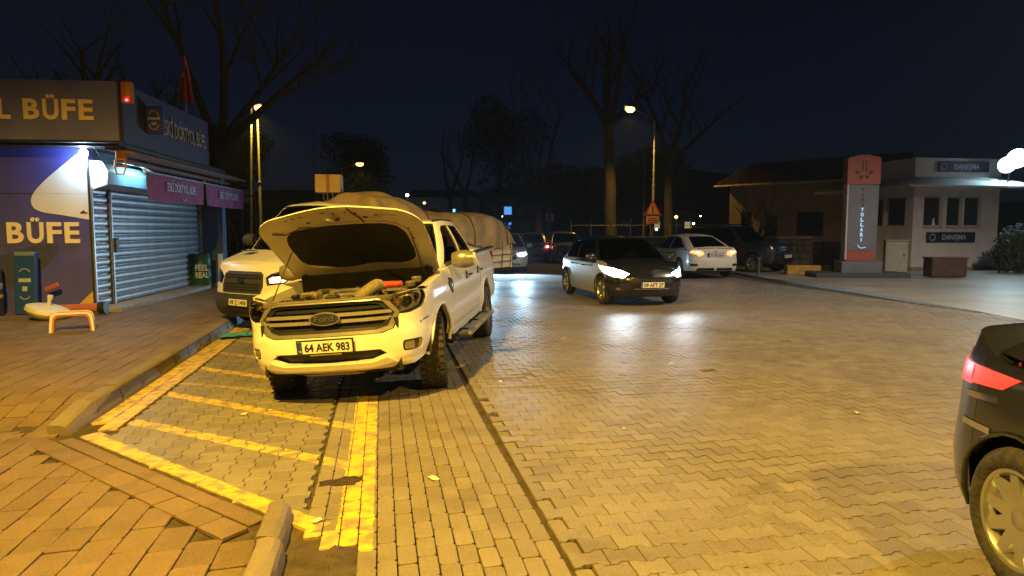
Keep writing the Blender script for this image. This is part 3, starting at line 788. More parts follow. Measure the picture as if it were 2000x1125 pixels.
def patch(mapfn, outer, holes=(), step=(.08, .08), rim=0.0, name='panel', m=None, parent=None, off=0.0, smooth=50):
    """polygon with holes in surface coordinates, cut into a grid and bent onto the surface; rim = edge depth"""
    loops = [[Vector((p[0], p[1], 0)) for p in outer]] + [[Vector((p[0], p[1], 0)) for p in h] for h in holes]
    flat = [p for lp in loops for p in lp]
    tri = tessellate_polygon(loops)
    bm = bmesh.new(); bv = [bm.verts.new(p) for p in flat]
    for t in tri:
        try: bm.faces.new([bv[i] for i in t])
        except ValueError: pass
    for ax in (0, 1):
        lo = min(p[ax] for p in flat); hi = max(p[ax] for p in flat); k = max(1, int((hi - lo) / step[ax]))
        no = Vector((1, 0, 0)) if ax == 0 else Vector((0, 1, 0))
        for i in range(1, k):
            co = Vector((0, 0, 0)); co[ax] = lo + (hi - lo) * i / k
            bmesh.ops.bisect_plane(bm, geom=bm.verts[:] + bm.edges[:] + bm.faces[:], plane_co=co, plane_no=no, dist=1e-5)
    if rim:
        be = [e for e in bm.edges if len(e.link_faces) == 1]
        r = bmesh.ops.extrude_edge_only(bm, edges=be)
        for v in [g for g in r['geom'] if isinstance(g, bmesh.types.BMVert)]: v.co.z = -rim
    for v in bm.verts: v.co = mapfn(v.co.x, v.co.y, off + v.co.z)
    bmesh.ops.remove_doubles(bm, verts=bm.verts, dist=1e-5)
    bmesh.ops.recalc_face_normals(bm, faces=bm.faces)
    lim = math.radians(smooth)
    for f in bm.faces: f.smooth = True
    for e in bm.edges: e.smooth = len(e.link_faces) == 2 and e.calc_face_angle(9) < lim
    me = bpy.data.meshes.new(name); bm.to_mesh(me); bm.free()
    return link(name, me, m, parent)
def rrect(x0, x1, z0, z1, r=.03, n=3):
    out = []
    for cx, cz, a0 in ((x1 - r, z1 - r, 0), (x0 + r, z1 - r, PI / 2), (x0 + r, z0 + r, PI), (x1 - r, z0 + r, 1.5 * PI)):
        for i in range(n + 1):
            a = a0 + PI / 2 * i / n; out.append((cx + r * math.cos(a), cz + r * math.sin(a)))
    return out
def oval(cx, cz, rx, rz, n=20): return [(cx + rx * math.cos(2 * PI * i / n), cz + rz * math.sin(2 * PI * i / n)) for i in range(n)]
def mir(poly): return [(-a, b) for a, b in poly][::-1]
def strip_side(sh, xa, xb, zb, zt, name, m, parent, side=1, rows=9, off=0, extra=()):
    """body side between x = xa (front) and xb (rear): columns from zb(x) to zt(x)"""
    n = max(2, int((xa - xb) / .07)); xs = sorted(set([xa + (xb - xa) * i / n for i in range(n + 1)] + [e for e in extra if xb < e < xa]), reverse=True)
    b = MB(); r1 = rows + 1
    for x in xs:
        u = sh.ux(x) * side
        for j in range(r1):
            z = zb(x) + (zt(x) - zb(x)) * j / rows; b.v.append(sh.map(u, z, off))
    for i in range(len(xs) - 1):
        for j in range(rows): b.f.append((i * r1 + j, i * r1 + j + 1, (i + 1) * r1 + j + 1, (i + 1) * r1 + j))
    # returned edges so that the panel gap reads as a gap
    k = len(b.v)
    ring = [j for j in range(r1)] + [i * r1 + rows for i in range(1, len(xs))] + [(len(xs) - 1) * r1 + j for j in range(rows - 1, -1, -1)] + [i * r1 for i in range(len(xs) - 2, 0, -1)]
    for q in ring:
        v = b.v[q]; b.v.append((v[0], v[1] - side * .035, v[2]))
    for q in range(len(ring)):
        q2 = (q + 1) % len(ring); b.f.append((ring[q], ring[q2], k + q2, k + q))
    return b.build(name, m, parent, 40)
M_TYRE = mat('tyre_rubber', (.018, .017, .016), .8, noise=.2, nscale=20, bump=.4, bscale=60, dirt=(.06, .05, .04))
M_RIM = mat('alloy_rim', (.5, .51, .53), .3, .85, noise=.1)
M_RIMG = mat('grey_rim', (.28, .27, .25), .45, .6, noise=.2)
M_UNDER = mat('underbody', (.012, .012, .012), .8, noise=.3)
M_CHROME = mat('chrome', (.75, .75, .76), .12, 1, noise=.03)
M_GLASS = glass('car_glass', (.03, .04, .05), .72)
M_GLASSD = glass('tinted_glass', (.01, .012, .015), .93)
M_LENS = glass('lamp_glass', (.9, .92, .95), .1)
M_TRIM = mat('black_trim', (.02, .02, .021), .4, noise=.15)
M_SEAT = mat('seat_fabric', (.06, .06, .062), .8, noise=.2)
M_PLATE = mat('plate_white', (.78, .76, .72), .4, noise=.04)
M_PLATEB = mat('plate_blue', (.02, .07, .35), .4)
M_INK = mat('plate_ink', (.02, .02, .02), .5)
def wheel_meshes(R, wd, rr, spokes, lug=0, rim=None):
    b = MB(); h = wd / 2
    b.lathe([(rr, -h * .8), (rr + .015, -h * .95), ((R + rr) / 2, -h), (R - .035, -h * .95), (R - .008, -h * .75), (R, -h * .4), (R, h * .4), (R - .008, h * .75), (R - .035, h * .95), ((R + rr) / 2, h), (rr + .015, h * .95), (rr, h * .8)], 40, caps=False)
    if lug:
        for i in range(lug):
            a = 2 * PI * i / lug
            for q, y in ((0, -.72), (.5, -.26), (0, .26), (.5, .72)):
                aa = a + q * 2 * PI / lug
                b.box((R + .001, 0, y * h), (.014, 2 * PI * R / lug * .62, h * .4), Matrix.Rotation(aa, 4, 'Z') @ Matrix.Rotation(.0, 4, 'Y'))
    ty = b.mesh('tyre', 40)
    c = MB()
    c.lathe([(rr, h * .8), (rr + .012, h * .86), (rr - .012, h * .84), (rr - .03, h * .55), (rr - .035, -h * .6)], 36, caps=False)
    c.lathe([(0, h * .62), (.05, h * .62), (.062, h * .55), (.062, h * .3), (0, h * .3)], 16)
    for i in range(spokes):
        a = 2 * PI * i / spokes
        c.add([(.04, -.034, h * .6), (rr - .02, -.026, h * .74), (rr - .02, .026, h * .74), (.04, .034, h * .6), (.04, -.045, h * .3), (rr - .02, -.035, h * .42), (rr - .02, .035, h * .42), (.04, .045, h * .3)],
              [(0, 1, 2, 3), (0, 4, 5, 1), (3, 2, 6, 7), (1, 5, 6, 2)], Matrix.Rotation(a, 4, 'Z'))
    rm = c.mesh('wheel', 40)
    d = MB().lathe([(0, -.01), (rr * .72, -.01), (rr * .72, .015), (0, .015)], 24); disc = d.mesh('brake_disc', 30)
    ty.materials.append(M_TYRE); rm.materials.append(rim or M_RIM); disc.materials.append(M_DARKM)
    return ty, rm, disc
def add_wheel(parent, meshes, x, y, R, side, steer=0, camber=0, spin=0, z=None):
    ty, rm, disc = meshes
    o = link('wheel', rm, None, parent); o.location = (x, y, R if z is None else z)
    m = Matrix.Rotation(steer, 4, 'Z') @ Matrix.Rotation(-side * PI / 2 + camber, 4, 'X') @ Matrix.Rotation(spin, 4, 'Z')
    o.rotation_euler = m.to_euler()
    link('tyre', ty, None, o); link('brake_disc', disc, None, o)
    return o
def plate(parent, pos, rot, text, wd=.52, ht=.112, frame_=True, dark=False):
    m = frame(pos, rot)          # plate lies in local yz plane facing +x
    o = MB().box((0, 0, 0), (.012, wd + .03, ht + .03), bev=.004).build('number_plate', M_BLACK, parent); o.matrix_local = m
    p = MB().box((.0075, 0, 0), (.004, wd, ht)).build('plate_face', M_PLATE, o)
    MB().box((.0105, wd / 2 - .021, 0), (.003, .042, ht * .98)).build('country_band', M_PLATEB, o) if False else MB().box((.0105, -wd / 2 + .021, 0), (.003, .042, ht * .98)).build('country_band', M_PLATEB, o)
    r = Matrix(((0, 0, 1, .0125), (1, 0, 0, 0), (0, 1, 0, 0), (0, 0, 0, 1)))
    lettering('plate_text', text, ht * .66, r @ Matrix.Translation((.022, -ht * .33, 0)), M_INK, o, width=wd * .83, bold=.028)
    lettering('country_code', 'TR', ht * .18, r @ Matrix.Translation((-wd / 2 + .021, -ht * .38, 0)), M_PLATE, o, width=.024)
    return o
class Green:
    """greenhouse: bottom ring and top ring given by matching control points (front centre -> rear centre)"""
    def __init__(s, bot, top, bulge=.02):
        s.b, s.t, s.n, s.bulge = bot, top, len(bot) - 1, bulge
    def cr(s, P, k):
        i = min(int(k), s.n - 1); t = k - i
        q = lambda j: P[j] if 0 <= j <= s.n else (tuple((P[1][0], -P[1][1], P[1][2])) if j < 0 else (P[s.n - 1][0], -P[s.n - 1][1], P[s.n - 1][2]))
        a, b, c, d = q(i - 1), q(i), q(i + 1), q(i + 2)
        tt = .55
        out = []
        for A, B, C, D in zip(a, b, c, d):
            m1, m2 = tt * (C - A) * .5 * 1.0, tt * (D - B) * .5 * 1.0
            out.append((2 * t ** 3 - 3 * t * t + 1) * B + (t ** 3 - 2 * t * t + t) * m1 + (-2 * t ** 3 + 3 * t * t) * C + (t ** 3 - t * t) * m2)
        return Vector(out)
    def map(s, k, t, off=0):
        sg = -1 if k < 0 else 1; k = min(abs(k), s.n)
        e = .02
        B, T = s.cr(s.b, k), s.cr(s.t, k)
        B2 = s.cr(s.b, min(k + e, s.n)); B1 = s.cr(s.b, max(k - e, 0)); d = B2 - B1
        n = Vector((-d.y * -1, d.x * -1, 0)); n = n.normalized() if n.length > 1e-9 else Vector((1 if k < 1 else -1, 0, 0))
        p = B + (T - B) * t + n * (s.bulge * math.sin(PI * min(max(t, 0), 1)) + off)
        return Vector((p.x, p.y * sg, p.z))
    def roof(s, m, parent, crown=.05, name='roof'):
        b = MB(); N = 64; rings = [1.0, .985, .95, .85, .65, .4, .15]
        cx = (s.t[0][0] + s.t[-1][0]) / 2
        ks = [s.n * (1 - abs(1 - 2 * i / N)) * (1 if i <= N / 2 else -1) for i in range(N)]
        for r in rings:
            for k in ks:
                sg = -1 if k < 0 else 1; T = s.cr(s.t, abs(k))
                b.v.append((cx + (T.x - cx) * r, T.y * sg * r, T.z + crown * (1 - r ** 2.2) + (.018 if r < .999 else 0) * min(1, (1 - r) * 40)))
        for q in range(len(rings) - 1):
            for j in range(N): b.f.append((q * N + j, q * N + (j + 1) % N, (q + 1) * N + (j + 1) % N, (q + 1) * N + j))
        b.f.append(tuple((len(rings) - 1) * N + j for j in range(N)))
        return b.build(name, m, parent, 50)
def deck(sh, u0, u1, zt, crown, name, m, parent, rear=False, n=14, c=12, dz=0.0):
    """hood or boot lid: slices across the body from u0 (end centre) to u1 (on the side)"""
    b = MB()
    for i in range(n + 1):
        u = u0 + (u1 - u0) * i / n; a = abs(u - u0) / abs(u1 - u0)
        L, Rr = sh.map(u, zt(u)), sh.map(-u, zt(u))
        for j in range(c + 1):
            q = j / c; p = L + (Rr - L) * q
            e = 1 - abs(2 * q - 1) ** 2.5
            p.z += crown * e * min(1, a * 2.2) + dz; b.v.append(p)
    for i in range(n):
        for j in range(c): b.f.append((i * (c + 1) + j, i * (c + 1) + j + 1, (i + 1) * (c + 1) + j + 1, (i + 1) * (c + 1) + j))
    return b.build(name, m, parent, 50)
def mirror_part(parent, x, y, z, m, side, sc=1.0, glassm=None):
    b = MB().grid(lambda a, c: (.09 * sc * math.cos(PI * (a - .5)) * (.6 + .4 * math.sin(PI * c)), side * (c - .5) * .24 * sc, .1 * sc * math.sin(PI * (a - .5)) * (.75 + .25 * math.sin(PI * c))), 10, 10)
    b.f.append(tuple(range(0, 11))); 
    o = b.build('door_mirror', m, parent, 50); o.location = (x, y + side * .13 * sc, z)
    MB().box((-.004, 0, 0), (.008, .2 * sc, .13 * sc), bev=.003).build('mirror_glass', M_CHROME, o)
    MB().tube([(0, -side * .1 * sc, -.02), (-.02, -side * .2 * sc, -.05)], .025 * sc, 6).build('mirror_arm', M_TRIM, o)
    return o
def seats(parent, xs, y, z, n2=True):
    for x in xs:
        for sy in ((-1, 1) if n2 else (0,)):
            b = MB().box((x, sy * y, z + .05), (.48, .5, .14), bev=.05).box((x - .27, sy * y, z + .38), (.14, .48, .62), frame() , bev=.05).box((x - .3, sy * y, z + .76), (.1, .26, .16), bev=.04)
            b.build('seat', M_SEAT, parent)
def car(name, label, cat, loc, rz, S_):
    """ordinary saloon / hatchback / estate from a spec dict"""
    g = S_.get
    t = thing(name, label, cat, loc, rz, g('group'))
    Wd, xf, xr, wb, R = g('W') / 2, g('front'), -g('rear'), g('wb'), g('R', .31)
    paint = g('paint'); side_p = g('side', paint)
    pl = g('plan', [.16, .05, .03])
    cf, cr_ = g('cornf', .42), g('cornr', .3)
    half = [(xf, 0), (xf - .035, Wd * .45), (xf - .13, Wd * .78), (xf - cf, Wd * .955), (xf - cf - .45, Wd * .992), (0, Wd), (xr + cr_ + .5, Wd * .99), (xr + cr_, Wd * .955), (xr + .1, Wd * .8), (xr + .03, Wd * .45), (xr, 0)]
    zs, zw = g('sill', .22), g('waist', .92)
    zh, zr = g('zhood', .74), g('zdeck', .95)     # heights of the front and rear top edge
    F = g('F', [(zs, .12), (.34, .03), (.5, .0), (.62, .02), (zh, .1), (zh + .1, .25)])
    Sd = g('S', [(zs, .05), (zs + .1, .015), (.5, .0), (.66, .012), (zw - .06, .03), (zw, .055), (zw + .1, .12)])
    Rr = g('Rp', [(zs, .12), (.36, .02), (.55, .0), (.75, .04), (zr, .07), (zr + .1, .12)])
    xc = g('cowl', xf - 1.0)            # cowl station on the side
    xd = g('deckx', xr + .55)
    sh = Shell(half, F, Sd, Rr, None)
    def ztx(x):
        if x > xc: return zh + (zw - zh) * (1 - ((x - xc) / (xf - xc)) ** 1.6) * 1.0
        if x < xd: return zw + (zr - zw) * min(1, ((xd - x) / (xd - xr)))
        return zw
    ztu = lambda u: ztx(sh.at(u)[0])
    xw = (wb / 2, -wb / 2); RA = R + .055
    def zb(x):
        z = zs
        for q in xw:
            if abs(x - q) < RA: z = max(z, R + math.sqrt(max(0, RA * RA - (x - q) ** 2)))
        return z
    ex = [q + RA * math.cos(PI * i / 12) for q in xw for i in range(13)] + [q + s_ * (RA + .001) for q in xw for s_ in (-1, 1)]
    bf, br = wb / 2 + RA * .72, -wb / 2 - RA * .85       # bumper cut lines
    gp = .004
    doors = g('doors', [(xc - .12, xc - 1.15), (xc - 1.15, xc - 2.05)])
    for sd in (1, -1):
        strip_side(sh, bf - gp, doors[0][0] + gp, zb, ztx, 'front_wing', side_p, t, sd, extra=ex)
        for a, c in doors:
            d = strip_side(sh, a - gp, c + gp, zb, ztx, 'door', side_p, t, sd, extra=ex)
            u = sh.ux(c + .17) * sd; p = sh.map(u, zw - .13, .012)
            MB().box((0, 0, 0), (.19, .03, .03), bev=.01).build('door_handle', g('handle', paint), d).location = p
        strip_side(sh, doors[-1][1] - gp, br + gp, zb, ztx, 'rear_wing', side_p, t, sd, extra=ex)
        for q in xw:
            arch_b = MB()
            a0 = math.asin(max(-1, min(1, (zs + .03 - R) / RA)))
            pts = [sh.map(sh.ux(q + RA * math.cos(a)) * sd, R + RA * math.sin(a), .004) for a in [a0 + (PI - 2 * a0) * i / 16 for i in range(17)]]
            arch_b.tube(pts, g('lip', .012), 6); arch_b.build('arch_lip', g('lipm', paint), t)
    ub = sh.ux(bf)
    def fascia(u_a, u_b, z0, z1f, nm):
        b = MB(); n = 40; rows = 10
        for i in range(n + 1):
            u = u_a + (u_b - u_a) * i / n
            for j in range(rows + 1): b.v.append(sh.map(u, z0 + (z1f(u) - z0) * j / rows))
        for i in range(n):
            for j in range(rows): b.f.append((i * (rows + 1) + j, i * (rows + 1) + j + 1, (i + 1) * (rows + 1) + j + 1, (i + 1) * (rows + 1) + j))
        return b.build(nm, paint, t, 40)
    fb_ = fascia(-ub, ub, zs, ztu, 'front_bumper')
    urb = sh.ux(br)
    b = MB(); n = 40; rows = 10
    us = [urb + (sh.U - urb) * i / 20 for i in range(21)] + [-(sh.U - (sh.U - urb) * i / 20) for i in range(1, 21)]
    for u in us:
        for j in range(rows + 1): b.v.append(sh.map(u, zs + .04 + (ztu(u) - zs - .04) * j / rows))
    for i in range(len(us) - 1):
        for j in range(rows): b.f.append((i * (rows + 1) + j, i * (rows + 1) + j + 1, (i + 1) * (rows + 1) + j + 1, (i + 1) * (rows + 1) + j))
    rb_ = b.build('rear_bumper', paint, t, 40)
    deck(sh, 0, sh.ux(xc), ztu, g('hcrown', .06), 'hood', paint, t)
    if g('boot', False): deck(sh, sh.U, sh.ux(xd), ztu, .03, 'boot_lid', paint, t)
    # dark inside of the body and floor
    inner = MB()
    inner.box(((xf + xr) / 2, 0, zs + .09), (xf - xr - .5, g('W') - .46, .1)).box((0, 0, (zs + zw) / 2), (wb - 2 * RA - .06, g('W') - .18, zw - zs - .08))
    for q in xw: inner.box((q, 0, R + .12), (RA * 2 + .06, g('W') - .62, .5))
    inner.build('underbody', M_UNDER, t)
    # greenhouse
    G = g('green')
    gr = Green(G['bot'], G['top'], G.get('bulge', .02))
    gm = g('glass', M_GLASS); n = gr.n
    for nm, k0, k1, t0, t1, gl in G['panes']:
        mm = gm if gl else paint
        poly = [(k0[0], t0), (k1[0], t0), (k1[1], t1), (k0[1], t1)]
        for sd in ((1,) if k0[0] == -k1[0] else (1, -1)):
            pp = poly if sd == 1 else mir(poly)
            patch(gr.map, pp, (), (.12, .2), 0 if gl else .012, nm, mm, t, -.012 if gl else 0)
    if G.get('rearpane'):
        k0, k1, t0, t1 = G['rearpane']
        patch(lambda a, b_, o=0: gr.map(n - abs(a), b_, o) if a >= 0 else gr.map(-(n - abs(a)), b_, o), [(-k0, t0), (k0, t0), (k1, t1), (-k1, t1)], (), (.12, .2), 0, 'rear_window', gm, t, -.008)
    gr.roof(g('roofm', paint), t, G.get('crown', .05))
    seats(t, g('seatx', [.15, -.75]), .37, zs + .16)
    MB().tube([(g('wheelx', .62) + .05 * math.cos(a) * 0 + .03 * math.sin(a), .37 + .18 * math.cos(a), zw + .0 + .17 * math.sin(a)) for a in [2 * PI * i / 20 for i in range(21)]], .015, 6).build('steering_wheel', M_TRIM, t)
    MB().box((xc - .35, 0, zw - .06), (.5, g('W') - .3, .2), bev=.06).build('dashboard', M_TRIM, t)
    # wheels
    wm = g('wheels')
    for q in xw:
        for sd in (1, -1): add_wheel(t, wm, q, sd * (Wd - .115), R, sd, g('steer', 0) if q > 0 else 0, spin=random.random())
    for sd in (1, -1): mirror_part(t, xc - .32, sd * (Wd - .03), zw + .08, g('mirm', paint), sd, .9)
    # lamps, grille, trims given in surface coordinates
    for nm, face, poly, m, off, both in g('marks', []):
        q = [(sh.uy(a) if face == 'f' else sh.uy(a, True) if face == 'r' else sh.ux(a), z) for a, z in poly]
        for sd in ((1, -1) if both else (1,)):
            patch(lambda u, z, o=0: sh.map(u, z, o), q if sd == 1 else mir(q), (), (.07, .05), .02, nm, m, t, off)
    if g('fplate'): p = sh.map(0, g('fplate')[0], .012); plate(t, p, (0, 0, 0), g('fplate')[1])
    if g('rplate'): p = sh.map(sh.U, g('rplate')[0], .012); plate(t, p, (0, 0, PI), g('rplate')[1])
    return t, sh, gr
# ================================================================== WHITE PICKUP, HOOD OPEN
M_PICK = mat('pickup_white', (.78, .76, .72), .28, coat=.6, noise=.05, nscale=2, dirt=(.62, .58, .5))
M_INNER = mat('hood_inner_paint', (.62, .58, .5), .5, noise=.12, nscale=5, dirt=(.42, .37, .3))
M_PAD = mat('insulation_pad', (.014, .014, .015), .95, noise=.3, nscale=9, bump=.5, bscale=90)
M_BAY_PL = mat('engine_plastic', (.055, .05, .042), .6, noise=.3, nscale=10, dirt=(.13, .11, .08))
M_HOSE = mat('dusty_hose', (.2, .17, .09), .7, noise=.25, nscale=12)
M_REDCAP = mat('battery_cover_red', (.55, .06, .03), .5)
M_AMB = mat('amber_plastic', (.6, .22, .02), .3)
pk = thing('pickup_truck', 'white double cab pickup with its hood raised in the yellow parking bay', 'pickup truck', (-1.41, 8.76, -.076))
pk.rotation_euler = (.08, .012, -1.675)
ph = [(2.50, 0), (2.475, .4), (2.40, .66), (2.27, .83), (2.02, .912), (1.6, .93), (.6, .93), (-1.0, .93), (-1.9, .93), (-2.68, .92), (-2.79, .87), (-2.82, .5), (-2.82, 0)]
PS = Shell(ph, [(.34, .13), (.42, .035), (.5, .004), (.6, .0), (.72, .005), (.8, .035), (1.05, .07), (1.12, .15), (1.2, .3)],
           [(.48, .06), (.58, .02), (.68, .012), (.8, .022), (.98, .0), (1.08, .006), (1.16, .03), (1.22, .055), (1.32, .06)],
           [(.5, .05), (.62, .0), (1.3, .02)], None)
PR, PA = .39, .475
pxw = (1.61, -1.61)
def pzt(x): return 1.095 + (1.2 - 1.095) * min(1, max(0, (2.3 - x) / 1.2)) + .02 * min(1, max(0, (1.1 - x) / .3)) if x > -1.15 else 1.3
def pzb(x):
    z = .5 if x > -1.15 else .55
    for q in pxw:
        if abs(x - q) < PA: z = max(z, PR + .03 + math.sqrt(max(0, PA * PA - (x - q) ** 2)))
    return z
pex = [q + PA * math.cos(PI * i / 14) for q in pxw for i in range(15)] + [q + s_ * (PA + .001) for q in pxw for s_ in (-1, 1)]
for sd in (1, -1):
    strip_side(PS, 2.0, .905, pzb, pzt, 'front_wing', M_PICK, pk, sd, 12, extra=pex)
    for a, c in ((.897, -.196), (-.204, -1.105)):
        d = strip_side(PS, a, c, pzb, pzt, 'door', M_PICK, pk, sd, 14, extra=pex)
        p = PS.map(PS.ux(c + .16) * sd, 1.06, .03)
        h = MB().tube([(-.1, 0, 0), (-.085, sd * .02, 0), (.085, sd * .02, 0), (.1, 0, 0)], .015, 8).build('door_handle', M_CHROME, d); h.location = p
        MB().lathe([(0, .0), (.05, .0), (.055, .012)], 14, frame((p.x + .02, p.y - sd * .028, p.z), (sd * -PI / 2, 0, 0))).build('handle_cup', M_TRIM, d)
    strip_side(PS, -1.15, -2.68, pzb, pzt, 'bed_side', M_PICK, pk, sd, 12, extra=pex)
    for q in pxw:
        pts = [PS.map(PS.ux(q + PA * math.cos(a)) * sd, PR + .03 + PA * math.sin(a), .006) for a in [.06 + (PI - .1) * i / 20 for i in range(21)]]
        MB().tube(pts, .02, 8).build('arch_flare', M_PICK, pk)
        lin = MB()
        for i in range(15):
            a = .12 + (PI - .1) * i / 14
            for yy in (.90, .50): lin.v.append((q + (PA + .02) * math.cos(a), sd * yy, PR + .03 + (PA + .02) * math.sin(a)))
        lin.f = [(2 * i, 2 * i + 1, 2 * i + 3, 2 * i + 2) for i in range(14)]
        lin.build('wheel_liner', mat('liner_felt', (.03, .022, .018), .9, noise=.3), pk)
    # side step
    st = MB().box((-.15, sd * 1.0, .43), (2.0, .16, .05), bev=.015); so = st.build('side_step', mat('step_metal', (.3, .29, .27), .5, .5, noise=.2), pk)
    for xx in (.6, -.15, -.9): MB().box((xx, sd * .9, .45), (.05, .2, .04)).build('step_bracket', M_UNDER, so)
    MB().box((-.1, sd * .87, .5), (2.1, .05, .08)).build('sill', M_PICK, pk)
    # vent badge on the wing
    u0 = PS.ux(1.06) * sd
    q = [(PS.ux(1.17), 1.05), (PS.ux(1.1), 1.115), (PS.ux(.96), 1.09), (PS.ux(.93), 1.0), (PS.ux(.97), .93), (PS.ux(1.05), .965)]
    vb = patch(PS.map, q if sd == 1 else mir(q), (), (.05, .05), .02, 'wing_vent', M_TRIM, pk, .012)
    q2 = [(PS.ux(1.08), 1.03), (PS.ux(1.05), 1.05), (PS.ux(.965), 1.0), (PS.ux(.985), .965)]
    patch(PS.map, q2 if sd == 1 else mir(q2), (), (.05, .05), .006, 'vent_bar', M_CHROME, vb, .018)
# --- front end
U = PS.uy
gr_out = [(U(-.50), 1.075), (U(-.60), 1.055), (U(-.705), .915), (U(-.63), .775), (U(-.52), .742), (U(.52), .742), (U(.63), .775), (U(.705), .915), (U(.60), 1.055), (U(.50), 1.075)][::-1]
hl = [(U(.635), .955), (U(.605), 1.05), (U(.76), 1.085), (PS.ux(2.24), 1.10), (PS.ux(2.13), 1.10), (PS.ux(2.105), 1.04), (PS.ux(2.19), .945), (U(.78), .905), (U(.70), .9)]
bt = PS.ux(2.005)
hlx = [(U(.722), .915), (U(.70), .893), (U(.80), .897), (PS.ux(2.18), .935), (PS.ux(2.085), 1.03), (PS.ux(2.1), 1.088), (PS.ux(2.005), 1.088)]
top_l = [(U(.53), .735), (U(.64), .768), (U(.712), .9)] + hlx[1:]
bot = [(bt, .55), (PS.ux(2.06), .48), (U(.8), .415), (U(.62), .40), (0, .40)]
outer = [(-a, b) for a, b in top_l[::-1]] + top_l + bot + [(-a, b) for a, b in bot[:-1][::-1]]
fogh = rrect(U(.70), U(.86), .545, .65, .03)
intake = [(U(-.56), .548), (U(-.42), .50), (0, .488), (U(.42), .50), (U(.56), .548), (U(.5), .592), (U(-.5), .592)]
fbm = patch(PS.map, outer, [fogh, mir(fogh), intake], (.06, .05), .05, 'front_bumper', M_PICK, pk)
patch(PS.map, [(U(-.64), .46), (U(-.4), .425), (U(.4), .425), (U(.64), .46), (U(.56), .515), (U(.42), .475), (U(-.42), .475), (U(-.56), .515)], (), (.06, .04), .03, 'bumper_lip', mat('bumper_lip_paint', (.7, .66, .58), .35, noise=.08), fbm, .03)
patch(PS.map, [(U(-.5), .40), (U(-.25), .35), (U(.25), .35), (U(.5), .40), (U(.45), .425), (U(-.45), .425)], (), (.06, .04), .03, 'skid_plate', mat('skid_plate', (.42, .34, .24), .55, noise=.2), fbm, -.03)
patch(PS.map, [(U(-.6), .47), (U(.6), .47), (U(.6), .61), (U(-.6), .61)], (), (.08, .1), 0, 'intake_mesh', M_BLACK, fbm, -.07)
for sd in (1, -1):
    q = rrect(U(.69), U(.87), .535, .66, .02); patch(PS.map, q if sd == 1 else mir(q), (), (.06, .06), 0, 'fog_pocket', M_BAY_PL, fbm, -.045)
    fl_ = rrect(U(.715), U(.80), .56, .635, .018); fo_ = patch(PS.map, fl_ if sd == 1 else mir(fl_), (), (.04, .04), .03, 'fog_lamp', M_CHROME, fbm, -.005)
    fi_ = rrect(U(.727), U(.788), .572, .623, .012); patch(PS.map, fi_ if sd == 1 else mir(fi_), (), (.04, .04), .01, 'fog_glass', mat('fog_lens', (.25, .2, .13), .1, spec=.8), fo_, .002)
    cr_ = [(U(.62), .645), (U(.7), .655), (PS.ux(2.1), .76), (PS.ux(2.02), .775), (PS.ux(2.02), .765), (PS.ux(2.1), .748), (U(.7), .645), (U(.62), .637)]
    bl_ = [(PS.ux(2.22), .80), (PS.ux(2.06), .83), (PS.ux(2.06), .815), (PS.ux(2.22), .785)]
    patch(PS.map, bl_ if sd == 1 else mir(bl_), (), (.05, .05), 0, 'bumper_crease', M_TRIM, fbm, .002)
# grille
grp = patch(PS.map, gr_out, (), (.08, .08), 0, 'grille', M_BLACK, pk, -.06)
gin = [(a * .93, .908 + (b - .908) * .82) for a, b in gr_out]
patch(PS.map, gr_out, [gin], (.06, .04), .06, 'grille_frame', mat('satin_chrome', (.36, .35, .33), .3, .6, noise=.08), grp, .004)
gin2 = [(a * .86, .908 + (b - .908) * .66) for a, b in gr_out]
gin1 = [(a * .925, .908 + (b - .908) * .81) for a, b in gr_out]
patch(PS.map, gin1, [gin2], (.06, .04), .02, 'grille_inner_frame', M_TRIM, grp, -.015)
for z0, z1, yy in ((.965, .992, .60), (.915, .945, .64), (.855, .885, .63), (.80, .82, .57)):
    patch(PS.map, rrect(U(-yy), U(yy), z0, z1, .008), (), (.07, .03), .03, 'grille_bar', mat('bar_chrome', (.5, .48, .45), .3, .6, noise=.08) if .84 < z0 < .95 else M_TRIM, grp, -.012 if .84 < z0 < .95 else -.03)
for yy in [i * .05 for i in range(-12, 13)]:
    if abs(yy) > .1: patch(PS.map, [(U(yy) - .004, .80), (U(yy) + .004, .80), (U(yy) + .004, 1.0), (U(yy) - .004, 1.0)], (), (.1, .3), .01, 'grille_mesh_rib', M_TRIM, grp, -.045)
em = patch(PS.map, oval(0, .905, .15, .062, 28), (), (.05, .05), .02, 'emblem', MATS['satin_chrome'], grp, .02)
patch(PS.map, oval(0, .905, .137, .051, 28), (), (.05, .05), .003, 'emblem_field', mat('emblem_blue', (.03, .035, .06), .25), em, .023)
fm = PS.map(0, .905, .027)
lettering('emblem_text', 'Ford', .055, Matrix(((0, 0, 1, fm.x + .002), (1, 0, 0, 0), (0, 1, 0, .884), (0, 0, 0, 1))), M_CHROME, em, width=.18, bold=.01)
plate(pk, PS.map(0, .655, .015), (0, .03, 0), '64 AEK 983')
MB().box((PS.map(0, .59, .012).x, 0, .583), (.008, .3, .018)).build('dealer_strip', mat('strip_yellow_ink', (.25, .18, .03), .5), pk)
